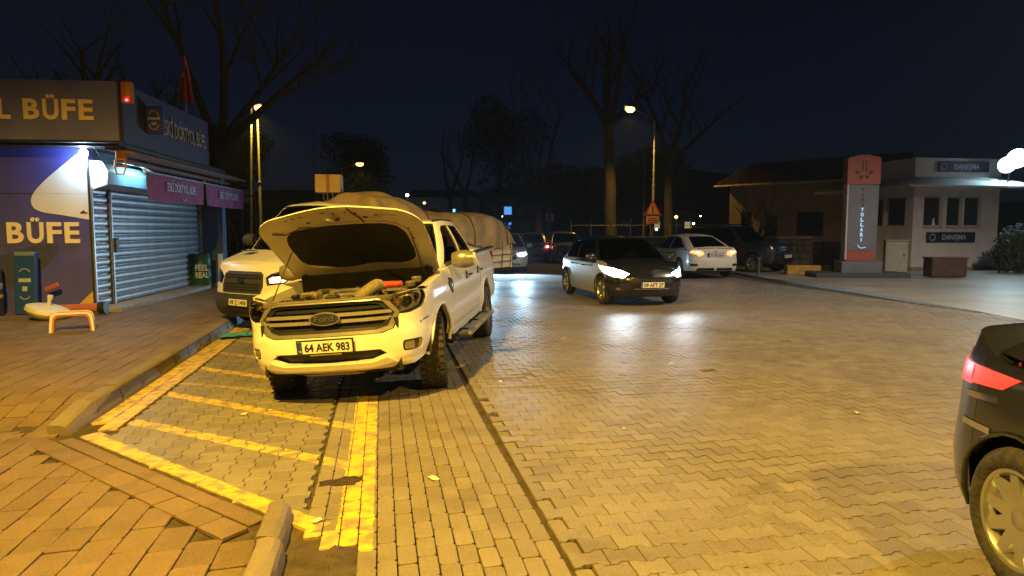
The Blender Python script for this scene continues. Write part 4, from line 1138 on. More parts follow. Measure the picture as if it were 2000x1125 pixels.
# headlamps
for sd in (1, -1):
    q = hl if sd == 1 else mir(hl)
    ho = patch(PS.map, q, (), (.05, .05), .03, 'headlight', mat('lamp_housing', (.62, .6, .56), .3, .3, noise=.25, nscale=14), pk, -.05)
    ctr = (sum(a for a, b in q) / len(q), sum(b for a, b in q) / len(q))
    patch(PS.map, q, [[(ctr[0] + (a - ctr[0]) * .93, ctr[1] + (b - ctr[1]) * .86) for a, b in q]], (.05, .05), .03, 'lamp_bezel', M_TRIM, ho, -.004)
    patch(PS.map, [(ctr[0] + (a - ctr[0]) * .97, ctr[1] + (b - ctr[1]) * .94) for a, b in q], (), (.06, .06), 0, 'lamp_glass', M_LENS, ho, .0)
    for yy, zz, rr_ in ((.69, .992, .055), (.79, 1.008, .046)):
        p = PS.map(U(yy) * sd, zz, -.03); nx = PS.at(U(yy) * sd)
        r_ = Matrix.Translation(p) @ Matrix.Rotation(math.atan2(nx[3], nx[2]) * .7, 4, 'Z') @ Matrix.Rotation(PI / 2, 4, 'Y')
        if yy < .75:
            MB().lathe([(rr_ * .3, -.025), (rr_ * .7, -.015), (rr_ * 1.15, .02), (rr_ * 1.2, .022)], 6, r_, caps=False).build('reflector', M_CHROME, ho, 20)
            MB().lathe([(rr_ * .35, -.02), (rr_ * .25, .005), (0, .01)], 8, r_).build('bulb', M_AMB, ho)
        else:
            MB().lathe([(rr_ * .75, 0), (rr_, .02), (rr_ * 1.05, .012), (rr_ * 1.05, -.02)], 20, r_, caps=False).build('lens_ring', M_CHROME, ho)
            MB().lathe([(rr_ * .75, .0), (rr_ * .5, .014), (0, .02)], 20, r_).build('projector', mat('projector_glass', (.05, .05, .055), .05, spec=1), ho)
    p = PS.map(PS.ux(2.22) * sd, 1.035, -.03)
    MB().box(p, (.07, .05, .07), bev=.015).build('indicator', M_CHROME, ho)
# --- engine bay
bayp = MB()
bayp.box((1.7, 0, .62), (1.35, 1.34, .5))
bayp.build('engine_bay_floor', M_UNDER, pk)
MB().box((1.10, 0, 1.0), (.06, 1.5, .5)).build('firewall', M_UNDER, pk)
for sd in (1, -1):
    ap_ = MB(); n = 14
    for i in range(n + 1):
        x = 2.06 - (2.06 - .93) * i / n; z = pzt(x); p = PS.map(PS.ux(x) * sd, z)
        for dy, dz in ((0, 0), (-.05, .002), (-.13, -.028), (-.15, -.25)): ap_.v.append((p.x, p.y + sd * dy, p.z + dz))
    for i in range(n):
        for j in range(3): ap_.f.append((i * 4 + j, i * 4 + j + 1, i * 4 + 5 + j, i * 4 + 4 + j))
    ap_.build('inner_wing', M_PICK, pk)
    MB().lathe([(0, .05), (.07, .045), (.12, .0), (.13, -.05)], 16, frame((1.55, sd * .6, .98))).build('strut_tower', M_BAY_PL, pk)
sp = patch(lambda a, b, o=0: Vector((2.42 - b - .06 * (a / .7) ** 2, a, 1.065 + .015 * math.sin(b * 20) + o)), [(-.62, 0), (.62, 0), (.70, .2), (.5, .3), (-.5, .3), (-.70, .2)], (), (.1, .06), .03, 'slam_panel', M_BAY_PL, pk)
for yy in (-.45, -.25, .2, .45): MB().lathe([(0, .012), (.012, .01), (.016, 0)], 8, frame((2.27, yy, 1.075))).build('panel_clip', M_BLACK, sp)
MB().box((2.2, 0, 1.075), (.1, .12, .05), bev=.012).build('hood_latch', M_DARKM, sp)
MB().box((2.22, -.42, 1.07), (.12, .2, .02), bev=.008).build('intake_duct', M_BLACK, sp)
en = MB().box((1.62, -.05, .99), (.6, .5, .16), bev=.05); en.box((1.72, -.05, 1.06), (.34, .38, .05), bev=.02)
eo = en.build('engine_cover', M_BAY_PL, pk)
MB().tube([(1.9, -.25, 1.06), (1.75, -.3, 1.1), (1.5, -.28, 1.08), (1.4, -.1, 1.04)], .035, 8).build('coolant_pipe', M_BAY_PL, eo)
MB().tube([(2.05, -.05, 1.05), (1.9, -.12, 1.1), (1.8, -.05, 1.1), (1.7, .1, 1.09)], .028, 8).build('coolant_pipe', M_BAY_PL, eo)
hs = []
for i in range(33):
    a = i / 32; hs.append((2.12 - .42 * a, .2 + .16 * math.sin(a * PI * .9), 1.03 + .11 * math.sin(a * PI)))
MB().tube(hs, [.058 + .009 * (i % 2) for i in range(33)], 12).build('intake_hose', M_HOSE, pk)
bo = MB().box((1.74, .5, 1.0), (.27, .2, .2), bev=.02).build('battery', M_BAY_PL, pk)
MB().tube([(1.9, .36, 1.10), (1.84, .42, 1.135), (1.78, .5, 1.13), (1.8, .58, 1.14)], [.03, .04, .035, .025], 8).build('terminal_cover', M_REDCAP, bo)
MB().box((1.58, .42, 1.06), (.2, .16, .12), bev=.02).build('air_box', M_BAY_PL, pk)
MB().lathe([(.05, 0), (.055, .04), (.045, .055), (0, .055)], 14, frame((1.62, .62, 1.09))).build('filler_cap', M_BAY_PL, pk)
MB().lathe([(.05, 0), (.055, .04), (.045, .055), (0, .055)], 14, frame((1.42, .64, 1.12))).build('filler_cap', M_BAY_PL, pk)
MB().lathe([(.04, 0), (.045, .03), (.036, .04), (0, .04)], 14, frame((1.95, -.48, 1.07))).build('filler_cap', M_BLACK, pk)
fu = MB().box((1.75, -.55, 1.02), (.34, .2, .12), bev=.02).build('fuse_box', M_BAY_PL, pk)
MB().box((1.5, -.5, 1.04), (.2, .22, .1), bev=.03).build('washer_tank', M_HOSE, pk)
for k_ in range(7):
    rr_ = random.Random(k_); x0, y0 = rr_.uniform(1.5, 2.05), rr_.uniform(-.55, .55)
    MB().tube([(x0, y0, 1.04), (x0 - .1, y0 + rr_.uniform(-.1, .1), 1.1 + rr_.uniform(-.02, .03)), (x0 - .2, y0 + rr_.uniform(-.2, .2), 1.07), (x0 - .3, y0 + rr_.uniform(-.25, .25), 1.02)], rr_.uniform(.01, .018), 6).build('wiring_hose', M_BAY_PL, pk)
# --- open hood
HX, HZ = 1.06, 1.225                 # hinge line
hoodE = bpy.data.objects.new('hood', None); COL.objects.link(hoodE); hoodE.parent = pk; hoodE['label'] = 'raised hood showing its dark insulation pad'
hoodE.location = (HX, 0, HZ); hoodE.rotation_euler = (0, -math.radians(38), 0)
def hsurf(a, b, o=0):                # a lateral, b distance from the hinge
    return Vector((b, a, -.10 * (b / 1.34) ** 1.8 + .055 * (1 - (a / .82) ** 2) * math.sin(min(1, b / 1.0) * PI * .5) + o))
hpoly = [(-.82, 0), (.82, 0)] + [(.84, .25), (.855, .6)] + [(.855 - .30 * (1 - math.cos(q)), .86 + .28 * math.sin(q)) for q in [PI / 2 * i / 8 for i in range(9)]] + [(.32, 1.185), (.16, 1.21), (0, 1.218), (-.16, 1.21), (-.32, 1.185)] + [(-.855 + .30 * (1 - math.cos(q)), .86 + .28 * math.sin(q)) for q in [PI / 2 * i / 8 for i in range(8, -1, -1)]] + [(-.855, .6), (-.84, .25)]
patch(hsurf, hpoly, (), (.07, .07), .012, 'hood_skin', M_PICK, hoodE)
sc = lambda poly, kx, ky, oy=0: [(a * kx, .62 + (b - .62) * ky + oy) for a, b in poly]
pad = [(.64 * math.copysign(abs(math.cos(q)) ** .38, math.cos(q)) * (1 - .03 * math.sin(q)), .55 + .36 * math.copysign(abs(math.sin(q)) ** .5, math.sin(q))) for q in [2 * PI * i / 44 for i in range(44)]]
inp = sc(hpoly, .985, .975)
ip = patch(lambda a, b, o=0: hsurf(a, b, -.016 - o), inp, [pad], (.07, .07), .03, 'inner_panel', M_INNER, hoodE)
patch(lambda a, b, o=0: hsurf(a, b, -.02 - o + .012 * math.sin(a * 9) * math.sin(b * 8)), [(a * 1.02, .55 + (b - .55) * 1.03) for a, b in pad], (), (.06, .06), 0, 'insulation_pad', M_PAD, hoodE)
lipp = [(a * 1.075, .55 + (b - .55) * 1.1) for a, b in pad]
patch(lambda a, b, o=0: hsurf(a, b, -.024 - o), lipp, [[(a * 1.01, .55 + (b - .55) * 1.015) for a, b in pad]], (.08, .08), .01, 'pad_surround', M_INNER, ip)
for i, (a, b, rx, rz) in enumerate([(-.5, 1.08, .016, .01), (-.42, 1.1, .016, .01), (-.34, 1.11, .016, .01), (-.3, 1.0, .025, .016), (.0, 1.12, .014, .01), (.12, 1.12, .014, .01), (.22, 1.1, .018, .01), (.3, 1.02, .03, .014), (.42, 1.06, .014, .01), (-.66, .75, .014, .02), (-.68, .6, .012, .016), (-.66, .42, .012, .016), (.68, .8, .012, .016), (.69, .62, .012, .018), (.69, .48, .012, .014), (-.1, 1.14, .03, .008)]):
    patch(lambda u_, v_, o=0: hsurf(u_, v_, -.0175 - o), oval(a, b, rx, rz, 10), (), (.1, .1), 0, 'panel_hole', M_BLACK, ip, .003)
for pts in ([(.16, 1.2), (.19, 1.1), (.24, 1.02), (.26, .93)], [(-.72, .9), (-.6, .85), (-.56, .87), (-.42, .93), (-.3, .93)]):
    MB().tube([hsurf(a, b, -.02) for a, b in pts], .011, 6).build('seam_seal', mat('seam_sealer', (.1, .06, .035), .8), ip)
MB().tube([hsurf(-.06, 1.1, -.03), hsurf(-.06, 1.1, -.09), hsurf(.0, 1.1, -.09), hsurf(.0, 1.1, -.03)], .01, 6).build('striker', M_CHROME, ip)
MB().box(hsurf(.02, 1.04, -.045), (.03, .05, .03), bev=.008).build('bump_stop', mat('bump_stop_rubber', (.06, .035, .02), .7), ip)
for a0, a1 in ((.35, .55), (.42, .62)): MB().tube([hsurf(a0, 1.0, -.018), hsurf((a0 + a1) / 2, 1.05, -.02), hsurf(a1, 1.09 - a1 * .1, -.018)], .007, 5).build('pressed_rib', M_INNER, ip)
for sd in (1, -1):
    MB().box((.03, sd * .70, -.03), (.14, .05, .03), bev=.008).build('hinge', M_DARKM, hoodE)
# prop rod from the right wing up to the hood
pq = hoodE.rotation_euler.to_matrix() @ hsurf(-.66, .55, -.04) + Vector((HX, 0, HZ))
MB().tube([(1.95, -.72, 1.07), tuple(pq)], .007, 6).build('prop_rod', M_BLACK, pk)
pq = hoodE.rotation_euler.to_matrix() @ hsurf(.69, .75, -.04) + Vector((HX, 0, HZ))
MB().tube([(1.3, .72, 1.16), tuple(pq)], [.01, .006], 6).build('gas_strut', M_BLACK, pk)
# --- cab
gb = [(1.03, 0, 1.235), (.985, .45, 1.23), (.80, .775, 1.215), (-.15, .865, 1.215), (-1.02, .86, 1.215), (-1.12, .55, 1.215), (-1.12, 0, 1.215)]
gt = [(.24, 0, 1.755), (.21, .36, 1.75), (.10, .60, 1.735), (-.30, .645, 1.745), (-.92, .635, 1.725), (-1.02, .45, 1.725), (-1.03, 0, 1.73)]
PG = Green(gb, gt, .03)
win_f = [(2.16, .05), (2.955, .05), (2.955, .92), (2.42, .93), (2.28, .86)]
win_r = [(3.05, .05), (3.86, .05), (3.72, .88), (3.62, .92), (3.05, .92)]
for sd in (1, -1):
    f_ = lambda P: P if sd == 1 else mir(P)
    patch(PG.map, f_([(1.86, -.04), (4.55, -.04), (4.55, 1.0), (1.86, 1.0)]), [f_(win_f), f_(win_r)], (.1, .12), .03, 'cab_frame', M_PICK, pk, .002)
    for wn_, nm in ((win_f, 'side_window'), (win_r, 'side_window')):
        c_ = (sum(a for a, b in wn_) / len(wn_), sum(b for a, b in wn_) / len(wn_))
        patch(PG.map, f_(wn_), [f_([(c_[0] + (a - c_[0]) * .95, c_[1] + (b - c_[1]) * .95) for a, b in wn_])], (.1, .12), .02, 'window_seal', M_TRIM, pk, -.001)
        patch(PG.map, f_(wn_), (), (.1, .12), 0, nm, M_GLASS, pk, -.014)
    # belt trim
    mirror_part(pk, .74, sd * .90, 1.29, MATS['satin_chrome'], sd, 1.05)
patch(PG.map, [(-1.86, .02), (1.86, .02), (1.86, .97), (-1.86, .97)], (), (.12, .12), 0, 'windscreen', M_GLASS, pk, -.006)
patch(PG.map, [(-1.9, 0), (1.9, 0), (1.9, .99), (-1.9, .99)], [[(-1.8, .05), (1.8, .05), (1.8, .94), (-1.8, .94)]], (.12, .12), 0, 'screen_border', M_TRIM, pk, -.003)
n_ = PG.n
patch(lambda a, b, o=0: PG.map(math.copysign(n_ - abs(a), a if a else 1), b, o), [(-1.5, -.04), (1.5, -.04), (1.5, 1), (-1.5, 1)], (), (.12, .12), 0, 'rear_window', M_GLASS, pk, -.004)
PG.roof(M_PICK, pk, .045)
for sd in (1, -1): MB().tube([(.1, sd * .57, 1.765), (-.3, sd * .61, 1.785), (-.9, sd * .59, 1.765)], .012, 6).build('roof_ditch_trim', M_TRIM, pk)
MB().tube([(.16, .28, 1.78), (-.02, .28, 1.92)], .004, 5).build('aerial', M_BLACK, pk)
MB().box((.95, 0, 1.2), (.22, 1.5, .03)).build('cowl_panel', M_TRIM, pk)
MB().box((.55, 0, 1.12), (.5, 1.5, .22), bev=.06).build('dashboard', M_TRIM, pk)
seats(pk, [.0, -.72], .38, .72)
MB().tube([(.42 + .05 * math.sin(a), .38 + .18 * math.cos(a), 1.18 + .17 * math.sin(a)) for a in [2 * PI * i / 20 for i in range(21)]], .015, 6).build('steering_wheel', M_TRIM, pk)
MB().box((-.1, 0, .62), (2.1, 1.6, .2)).box((-1.13, 0, .95), (.04, 1.66, .6)).build('cab_floor', M_UNDER, pk)
MB().box((-2.0, 0, .72), (1.62, 1.5, .06)).build('bed_floor', M_UNDER, pk)
MB().box((-1.19, 0, 1.0), (.03, 1.74, .58)).build('bed_front', M_PICK, pk)
MB().box((-2.79, 0, .98), (.05, 1.66, .62), bev=.02).build('tailgate', M_PICK, pk)
MB().box((-2.87, 0, .56), (.14, 1.7, .16), bev=.03).build('rear_bumper', M_CHROME, pk)
for sd in (1, -1):
    MB().box((-2.75, sd * .85, 1.05), (.1, .1, .4), bev=.03).build('tail_light', mat('tail_red', (.3, .01, .01), .2), pk)
    MB().box((-1.98, sd * .88, 1.31), (1.6, .09, .03), bev=.01).build('bed_rail', M_TRIM, pk)
MB().box((0, .42, .48), (4.4, .09, .14)).box((0, -.42, .48), (4.4, .09, .14)).build('chassis', M_UNDER, pk)
MB().tube([(1.61, -.6, .38), (1.61, .6, .38)], .05, 8).build('front_axle', M_UNDER, pk)
MB().tube([(-1.61, -.6, .38), (-1.61, .6, .38)], .06, 8).build('rear_axle', M_UNDER, pk)
MB().box((1.9, -.55, .38), (.02, .3, .16)).build('mud_shield', mat('mud_flap', (.08, .06, .045), .8), pk)
PW = wheel_meshes(PR, .27, .225, 6, 34, M_RIMG)
add_wheel(pk, PW, 1.61, .79, PR, 1, .2, .0, z=PR + .008); add_wheel(pk, PW, 1.61, -.79, PR, -1, .2, z=PR + .055)
add_wheel(pk, PW, -1.61, .80, PR, 1, z=PR + .005); add_wheel(pk, PW, -1.61, -.80, PR, -1, z=PR + .06)
# ================================================================== FLATBED TRUCK BEHIND THE PICKUP
M_VAN = mat('van_white', (.74, .74, .73), .3, coat=.5, noise=.05, dirt=(.55, .52, .47))
M_VGR = mat('van_grey_plastic', (.045, .048, .055), .55, noise=.15)
M_TARP = mat('tan_tarpaulin', (.36, .28, .17), .75, noise=.2, nscale=3, bump=.5, bscale=8)
hv = (-.53, -.848); vx0 = 2.9
van = thing('flatbed_truck', 'white flatbed truck with tarpaulined load parked at an angle behind the pickup', 'flatbed truck', (-4.70 - vx0 * hv[0], 11.75 - vx0 * hv[1], -.13), math.atan2(hv[1], hv[0]))
vh = [(2.9, 0), (2.875, .5), (2.77, .82), (2.55, .97), (2.2, 1.02), (1.6, 1.03), (.65, 1.03), (.56, .9), (.55, .5), (.55, 0)]
VS = Shell(vh, [(.22, .12), (.34, .02), (.5, .0), (.66, .03), (.98, .10), (1.1, .17), (1.3, .3)], [(.3, .05), (.5, .0), (.9, .0), (1.2, .03), (1.35, .05)], [(0, 0), (2, 0)], None)
def vzt(x): return 1.12 + .26 * min(1, max(0, (2.8 - x) / .85)) ** 1.2
def vzb(x):
    z = .38; q = 1.95
    if abs(x - q) < .44: z = max(z, .36 + math.sqrt(.44 ** 2 - (x - q) ** 2))
    return z
vex = [1.95 + .44 * math.cos(PI * i / 12) for i in range(13)] + [1.95 - .441, 1.95 + .441]
for sd in (1, -1):
    strip_side(VS, 2.5, 1.55, vzb, vzt, 'front_wing', M_VAN, van, sd, 10, extra=vex)
    d = strip_side(VS, 1.54, .62, vzb, vzt, 'door', M_VAN, van, sd, 10, extra=vex)
    MB().box(VS.map(VS.ux(.8) * sd, 1.12, .015), (.2, .04, .04), bev=.012).build('door_handle', M_VGR, d)
    mirror_part(van, 1.72, sd * 1.04, 1.55, M_VGR, sd, 1.25)
ub = VS.ux(2.49); Uv = VS.uy
def vfn(u): return vzt(VS.at(u)[0])
up = [(-ub + (2 * ub) * i / 24, vfn(-ub + (2 * ub) * i / 24)) for i in range(25)]
hlv = [(Uv(.60), .80), (Uv(.56), .93), (Uv(.68), 1.0), (VS.ux(2.62), 1.09), (VS.ux(2.5), 1.1), (VS.ux(2.52), .98), (VS.ux(2.66), .84)]
patch(VS.map, [(-ub, .62), (ub, .62)] + up[::-1], [hlv, mir(hlv)], (.08, .06), .03, 'front_panel', M_VAN, van)
vb_ = patch(VS.map, [(-ub, .30), (-Uv(.6), .24), (Uv(.6), .24), (ub, .30), (ub, .64), (-ub, .64)], (), (.08, .06), .04, 'front_bumper', M_VGR, van, .02)
gv = [(-Uv(.50), .66), (Uv(.50), .66), (Uv(.54), .78), (Uv(.52), .98), (Uv(.44), 1.03), (-Uv(.44), 1.03), (-Uv(.52), .98), (-Uv(.54), .78)]
gvo = patch(VS.map, gv, (), (.08, .06), .03, 'grille', M_VGR, van, .012)
for z in (.70, .75, .80, .91, .96): patch(VS.map, rrect(-Uv(.47), Uv(.47), z, z + .028, .01), (), (.1, .03), .012, 'grille_slat', M_TRIM, gvo, .02)
ev = patch(VS.map, oval(0, .875, .105, .045, 24), (), (.05, .05), .02, 'emblem', M_CHROME, gvo, .035)
patch(VS.map, oval(0, .875, .094, .036, 24), (), (.05, .05), .003, 'emblem_field', mat('emblem_dark_blue', (.02, .04, .15), .3), ev, .038)
fm = VS.map(0, .875, .04)
lettering('emblem_text', 'Ford', .04, Matrix(((0, 0, 1, fm.x + .003), (1, 0, 0, 0), (0, 1, 0, .858), (0, 0, 0, 1))), M_CHROME, ev, width=.12, bold=.01)
plate(van, VS.map(0, .50, .035), (0, 0, 0), '09 Z 1490')
patch(VS.map, rrect(-Uv(.4), Uv(.4), .33, .40, .02), (), (.08, .06), .02, 'lower_intake', M_BLACK, vb_, .026)
for sd in (1, -1):
    q = hlv if sd == 1 else mir(hlv); ct = (sum(a for a, b in q) / len(q), sum(b for a, b in q) / len(q))
    ho = patch(VS.map, q, (), (.06, .06), 0, 'headlight', M_DARKM, van, -.04)
    patch(VS.map, [(ct[0] + (a - ct[0]) * .8, ct[1] + (b - ct[1]) * .55 - .03) for a, b in q], (), (.06, .06), 0, 'reflector', emis('warm_headlamp', (1, .72, .38), 5) if sd == 1 else M_CHROME, ho, -.03)
    patch(VS.map, [(ct[0] + (a - ct[0]) * .5, ct[1] + (b - ct[1]) * .4 + .05) for a, b in q], (), (.06, .06), 0, 'indicator', M_CHROME, ho, -.028)
    patch(VS.map, q, (), (.06, .06), 0, 'lamp_glass', M_LENS, ho, .0)
deck(VS, 0, VS.ux(2.0), vfn, .05, 'hood', M_VAN, van)
for sd in (1, -1): MB().box((2.32, sd * .45, 1.37), (.16, .26, .015), frame() @ Matrix.Rotation(0, 4, 'Y')).build('hood_vent', M_VGR, van)
vg = Green([(2.12, 0, 1.36), (2.07, .6, 1.36), (1.9, .93, 1.35), (1.25, .99, 1.35), (.66, .98, 1.35), (.58, .6, 1.35), (.58, 0, 1.35)],
           [(1.38, 0, 2.2), (1.35, .5, 2.19), (1.24, .76, 2.17), (.98, .80, 2.18), (.68, .80, 2.17), (.6, .5, 2.17), (.6, 0, 2.17)], .04)
wv = [(2.2, .05), (3.85, .05), (3.85, .8), (2.5, .8)]
for sd in (1, -1):
    f_ = lambda P: P if sd == 1 else mir(P)
    patch(vg.map, f_([(1.86, -.05), (6, -.05), (6, 1), (1.86, 1)]), [f_(wv)], (.12, .12), .03, 'cab_frame', M_VAN, van)
    patch(vg.map, f_(wv), (), (.12, .12), 0, 'side_window', M_GLASSD, van, -.012)
patch(vg.map, [(-1.88, .0), (1.88, .0), (1.88, .96), (-1.88, .96)], (), (.12, .12), 0, 'windscreen', M_GLASSD, van, -.006)
vg.roof(M_VAN, van, .07)
MB().box((1.3, 0, .75), (1.4, 1.8, .5)).build('cab_floor', M_UNDER, van)
MB().box((-1.3, .42, .62), (6, .1, .16)).box((-1.3, -.42, .62), (6, .1, .16)).build('chassis', M_UNDER, van)
VW = wheel_meshes(.35, .22, .2, 8, 0, mat('steel_wheel', (.2, .2, .21), .5, .5))
for xx in (1.95, -2.35):
    for sd in (1, -1): add_wheel(van, VW, xx, sd * .9, .35, sd)
for sd in (1, -1): MB().box((-2.35, sd * .93, .66), (1.0, .24, .1), bev=.04).box((-2.95, sd * .93, .5), (.03, .3, .32), bev=.01).build('rear_mudguard', M_BLACK, van)
MB().box((-1.9, 0, .78), (4.75, 2.1, .1)).build('bed_floor', M_DARKM, van)
for sd in (1, -1):
    dsd = MB().box((-1.9, sd * 1.04, 1.15), (4.78, .04, .68), bev=.008).build('dropside', mat('dropside_cream', (.62, .58, .5), .5, noise=.12), van)
    for xx in (.3, -1.4, -3.1, -4.2): MB().box((xx, sd * 1.07, 1.15), (.05, .025, .7)).build('dropside_post', M_VAN, dsd)
    for zz in (1.0, 1.3): MB().box((-1.9, sd * 1.066, zz), (4.7, .012, .02)).build('dropside_rib', M_VAN, dsd)
MB().box((-4.29, 0, 1.15), (.04, 2.1, .68), bev=.008).build('tailgate', MATS['dropside_cream'], van)
# tarpaulin
rt = random.Random(4)
wr = [(rt.uniform(1.5, 11), rt.uniform(1, 9), rt.uniform(0, 6), rt.uniform(.008, .03)) for _ in range(16)]
def tarp(a, c):
    x = .52 - 4.95 * a; b = 2 * c - 1
    H = interp([(0, 2.02), (.03, 2.46), (.22, 2.48), (.32, 2.3), (.4, 2.12), (.86, 2.14), (.93, 1.95), (1, 1.5)], a)
    e = interp([(0, 1.72), (.03, 2.1), (.25, 2.12), (.4, 2.02), (.88, 2.0), (1, 1.42)], a)
    ab = abs(b)
    if ab < .62: z = H + (e - H) * (ab / .62) ** 2 * .35; y = b * 1.2
    elif ab < .8: k = (ab - .62) / .18; z0 = H + (e - H) * .35; z = z0 + (e - z0) * k; y = math.copysign(.744 + .24 * k, b)
    else: k = (ab - .8) / .2; z = e + (1.34 + .07 * math.sin(x * 2.6 + b) - e) * k; y = math.copysign(.984 + .13 * min(1, k * 2.5) + .02 * math.sin(x * 9) * k, b)
    w_ = sum(A * math.sin(p * x + q * y * (1 if b > 0 else .8) + f) for p, q, f, A in wr)
    f_ = mnoise.noise(Vector((x * 1.3, y * 1.1, z))) ; w_ = w_ * .6 + .10 * (abs(f_) ** .6 - .4) + .035 * abs(mnoise.noise(Vector((x * 3.1, y * 2.3 + 7, z * 2))))
    return (x + w_ * .3, y + w_ * .5 * (1 if b > 0 else -1), z + w_ * .8)
tb_ = MB().grid(tarp, 90, 60)
tp = tb_.build('tarpaulin', M_TARP, van, 70)
M_ROPE = mat('dark_rope', (.07, .05, .035), .9)
for a in (.3, .62, .9):
    MB().tube([Vector(tarp(a, i / 40)) + Vector((.0, .012 * (1 if i > 20 else -1), .012)) for i in range(41)], .011, 5).build('rope', M_ROPE, tp)
for x in (-3.2, -3.75, -4.15): MB().tube([(x, 1.1, 1.45), (x - .03, 1.095, 1.15), (x + .02, 1.09, .8)], .009, 5).build('rope', M_ROPE, tp)
for z in (1.12, .95): MB().tube([(-2.9, 1.094, z), (-4.3, 1.094, z + .02)], .008, 5).build('rope', M_ROPE, tp)
M_CARD = mat('cardboard', (.42, .3, .17), .85, noise=.1)
cb = thing('cardboard_box', 'taped cardboard box standing on top of the tarpaulined load', 'box', (-3.72, 14.1, 2.36), math.radians(6))
MB().box((0, 0, .18), (.5, .4, .36), bev=.006).build('carton', M_CARD, cb)
MB().box((.0, -.2015, .18), (.07, .004, .355)).build('tape', mat('brown_tape', (.2, .1, .04), .35), cb)
pp_ = thing('blue_packaging', 'crumpled blue plastic sheet on the road under the flatbed nose', 'plastic sheet', (-4.45, 11.2, -.15), .4)
cr = MB(); rq = random.Random(9)
cr.grid(lambda a, c: ((a - .5) * .75 + rq.uniform(-.05, .05), (c - .5) * .4 + rq.uniform(-.04, .04), .02 + rq.uniform(0, .1) * math.sin(PI * a)), 7, 5)
cr.build('sheet', mat('blue_film', (.08, .3, .5), .25, noise=.2), pp_, 0)

# ================================================================== OTHER CARS
def green_std(xc, xrf, xrr, xd, zw, zr, wb_, wt, zf=None, zd=None, drop=.02, q=.0, c=(3.8, 3.72)):
    xm = (xrf + xrr) / 2 + .1; zd = zd or zw
    bot = [(xc, 0, zw), (xc - .05, wb_ * .6, zw), (xc - .3, wb_, zw), (xm - .05, wb_ + .01, zw), (xd + .28, wb_ - .03, zd), (xd + .05, wb_ * .6, zd), (xd, 0, zd)]
    top = [(xrf, 0, zr - .015), (xrf - .03, wt * .6, zr - .02), (xrf - .13, wt, zr - .04), (xm - .15, wt + .015, zr - .02), (xrr + .12, wt - .03, zr - .04 - drop), (xrr + .02, wt * .6, zr - .02 - drop), (xrr, 0, zr - .015 - drop)]
    panes = [('windscreen', (-1.87, -1.87), (1.87, 1.87), .03, .96, 1), ('front_pillar', (1.87, 1.87), (2.13, 2.2), -.1, 1, 0), ('side_window', (2.13, 2.2), (2.94, 2.94), .05, .9, 1), ('centre_pillar', (2.94, 2.94), (3.05, 3.05), -.1, 1, 0),
             ('side_window', (3.05, 3.05), c, .05, .9, 1), ('rear_pillar', c, (4.62, 4.6), -.12, 1, 0), ('window_rail', (2.13, 2.2), (3.8, 3.75), .9, 1, 0), ('waist_rail', (2.13, 2.15), (3.85, 3.85), -.12, .05, 0), ('cowl', (-1.87, -1.87), (1.87, 1.87), -.12, .03, 0), ('header', (-1.87, -1.87), (1.87, 1.87), .96, 1, 0)]
    return dict(bot=bot, top=top, panes=panes, rearpane=(1.38, 1.4, .06, .92), crown=.045)
M_PBLK = mat('black_paint', (.012, .013, .016), .22, coat=.8, noise=.1)
M_PWHT = mat('white_paint', (.72, .7, .66), .28, coat=.6, noise=.04)
M_PDRK = mat('dark_blue_paint', (.018, .022, .035), .3, coat=.6, noise=.1)
M_PGRY = mat('grey_paint', (.14, .14, .15), .3, .3, coat=.5, noise=.1)
M_PSIL = mat('silver_paint', (.34, .35, .37), .3, .6, coat=.5, noise=.1)
M_HEAD = emis('xenon_headlamp', (.85, .95, 1), 14)
M_HEAD2 = emis('xenon_headlamp_far', (.9, .95, 1), 25)
M_TAIL = mat('tail_lens', (.3, .012, .01), .2, noise=.05)
M_TAILON = emis('tail_lit', (1, .12, .03), 7)
M_TAILHOT = emis('tail_hot', (1, .62, .35), 16)
W5 = wheel_meshes(.315, .205, .215, 5); W10 = wheel_meshes(.325, .215, .22, 10); W8 = wheel_meshes(.3, .19, .19, 8)
def place(front_axle, hd, wb): # -> loc of the mid-wheelbase, rz
    l = math.hypot(*hd); h = (hd[0] / l, hd[1] / l)
    return (front_axle[0] - h[0] * wb / 2, front_axle[1] - h[1] * wb / 2, 0), math.atan2(h[1], h[0])
def headlamp_spot(t, x, y, z, power, color=(.8, .9, 1), size=62, down=.07, soft=.05, yaw=0):
    lamp('SPOT', 'headlamp_beam', (x, y, z), power, color, t, spot_size=math.radians(size), spot_blend=.6, shadow_soft_size=soft, rot=aim((math.cos(yaw), math.sin(yaw), -down)))
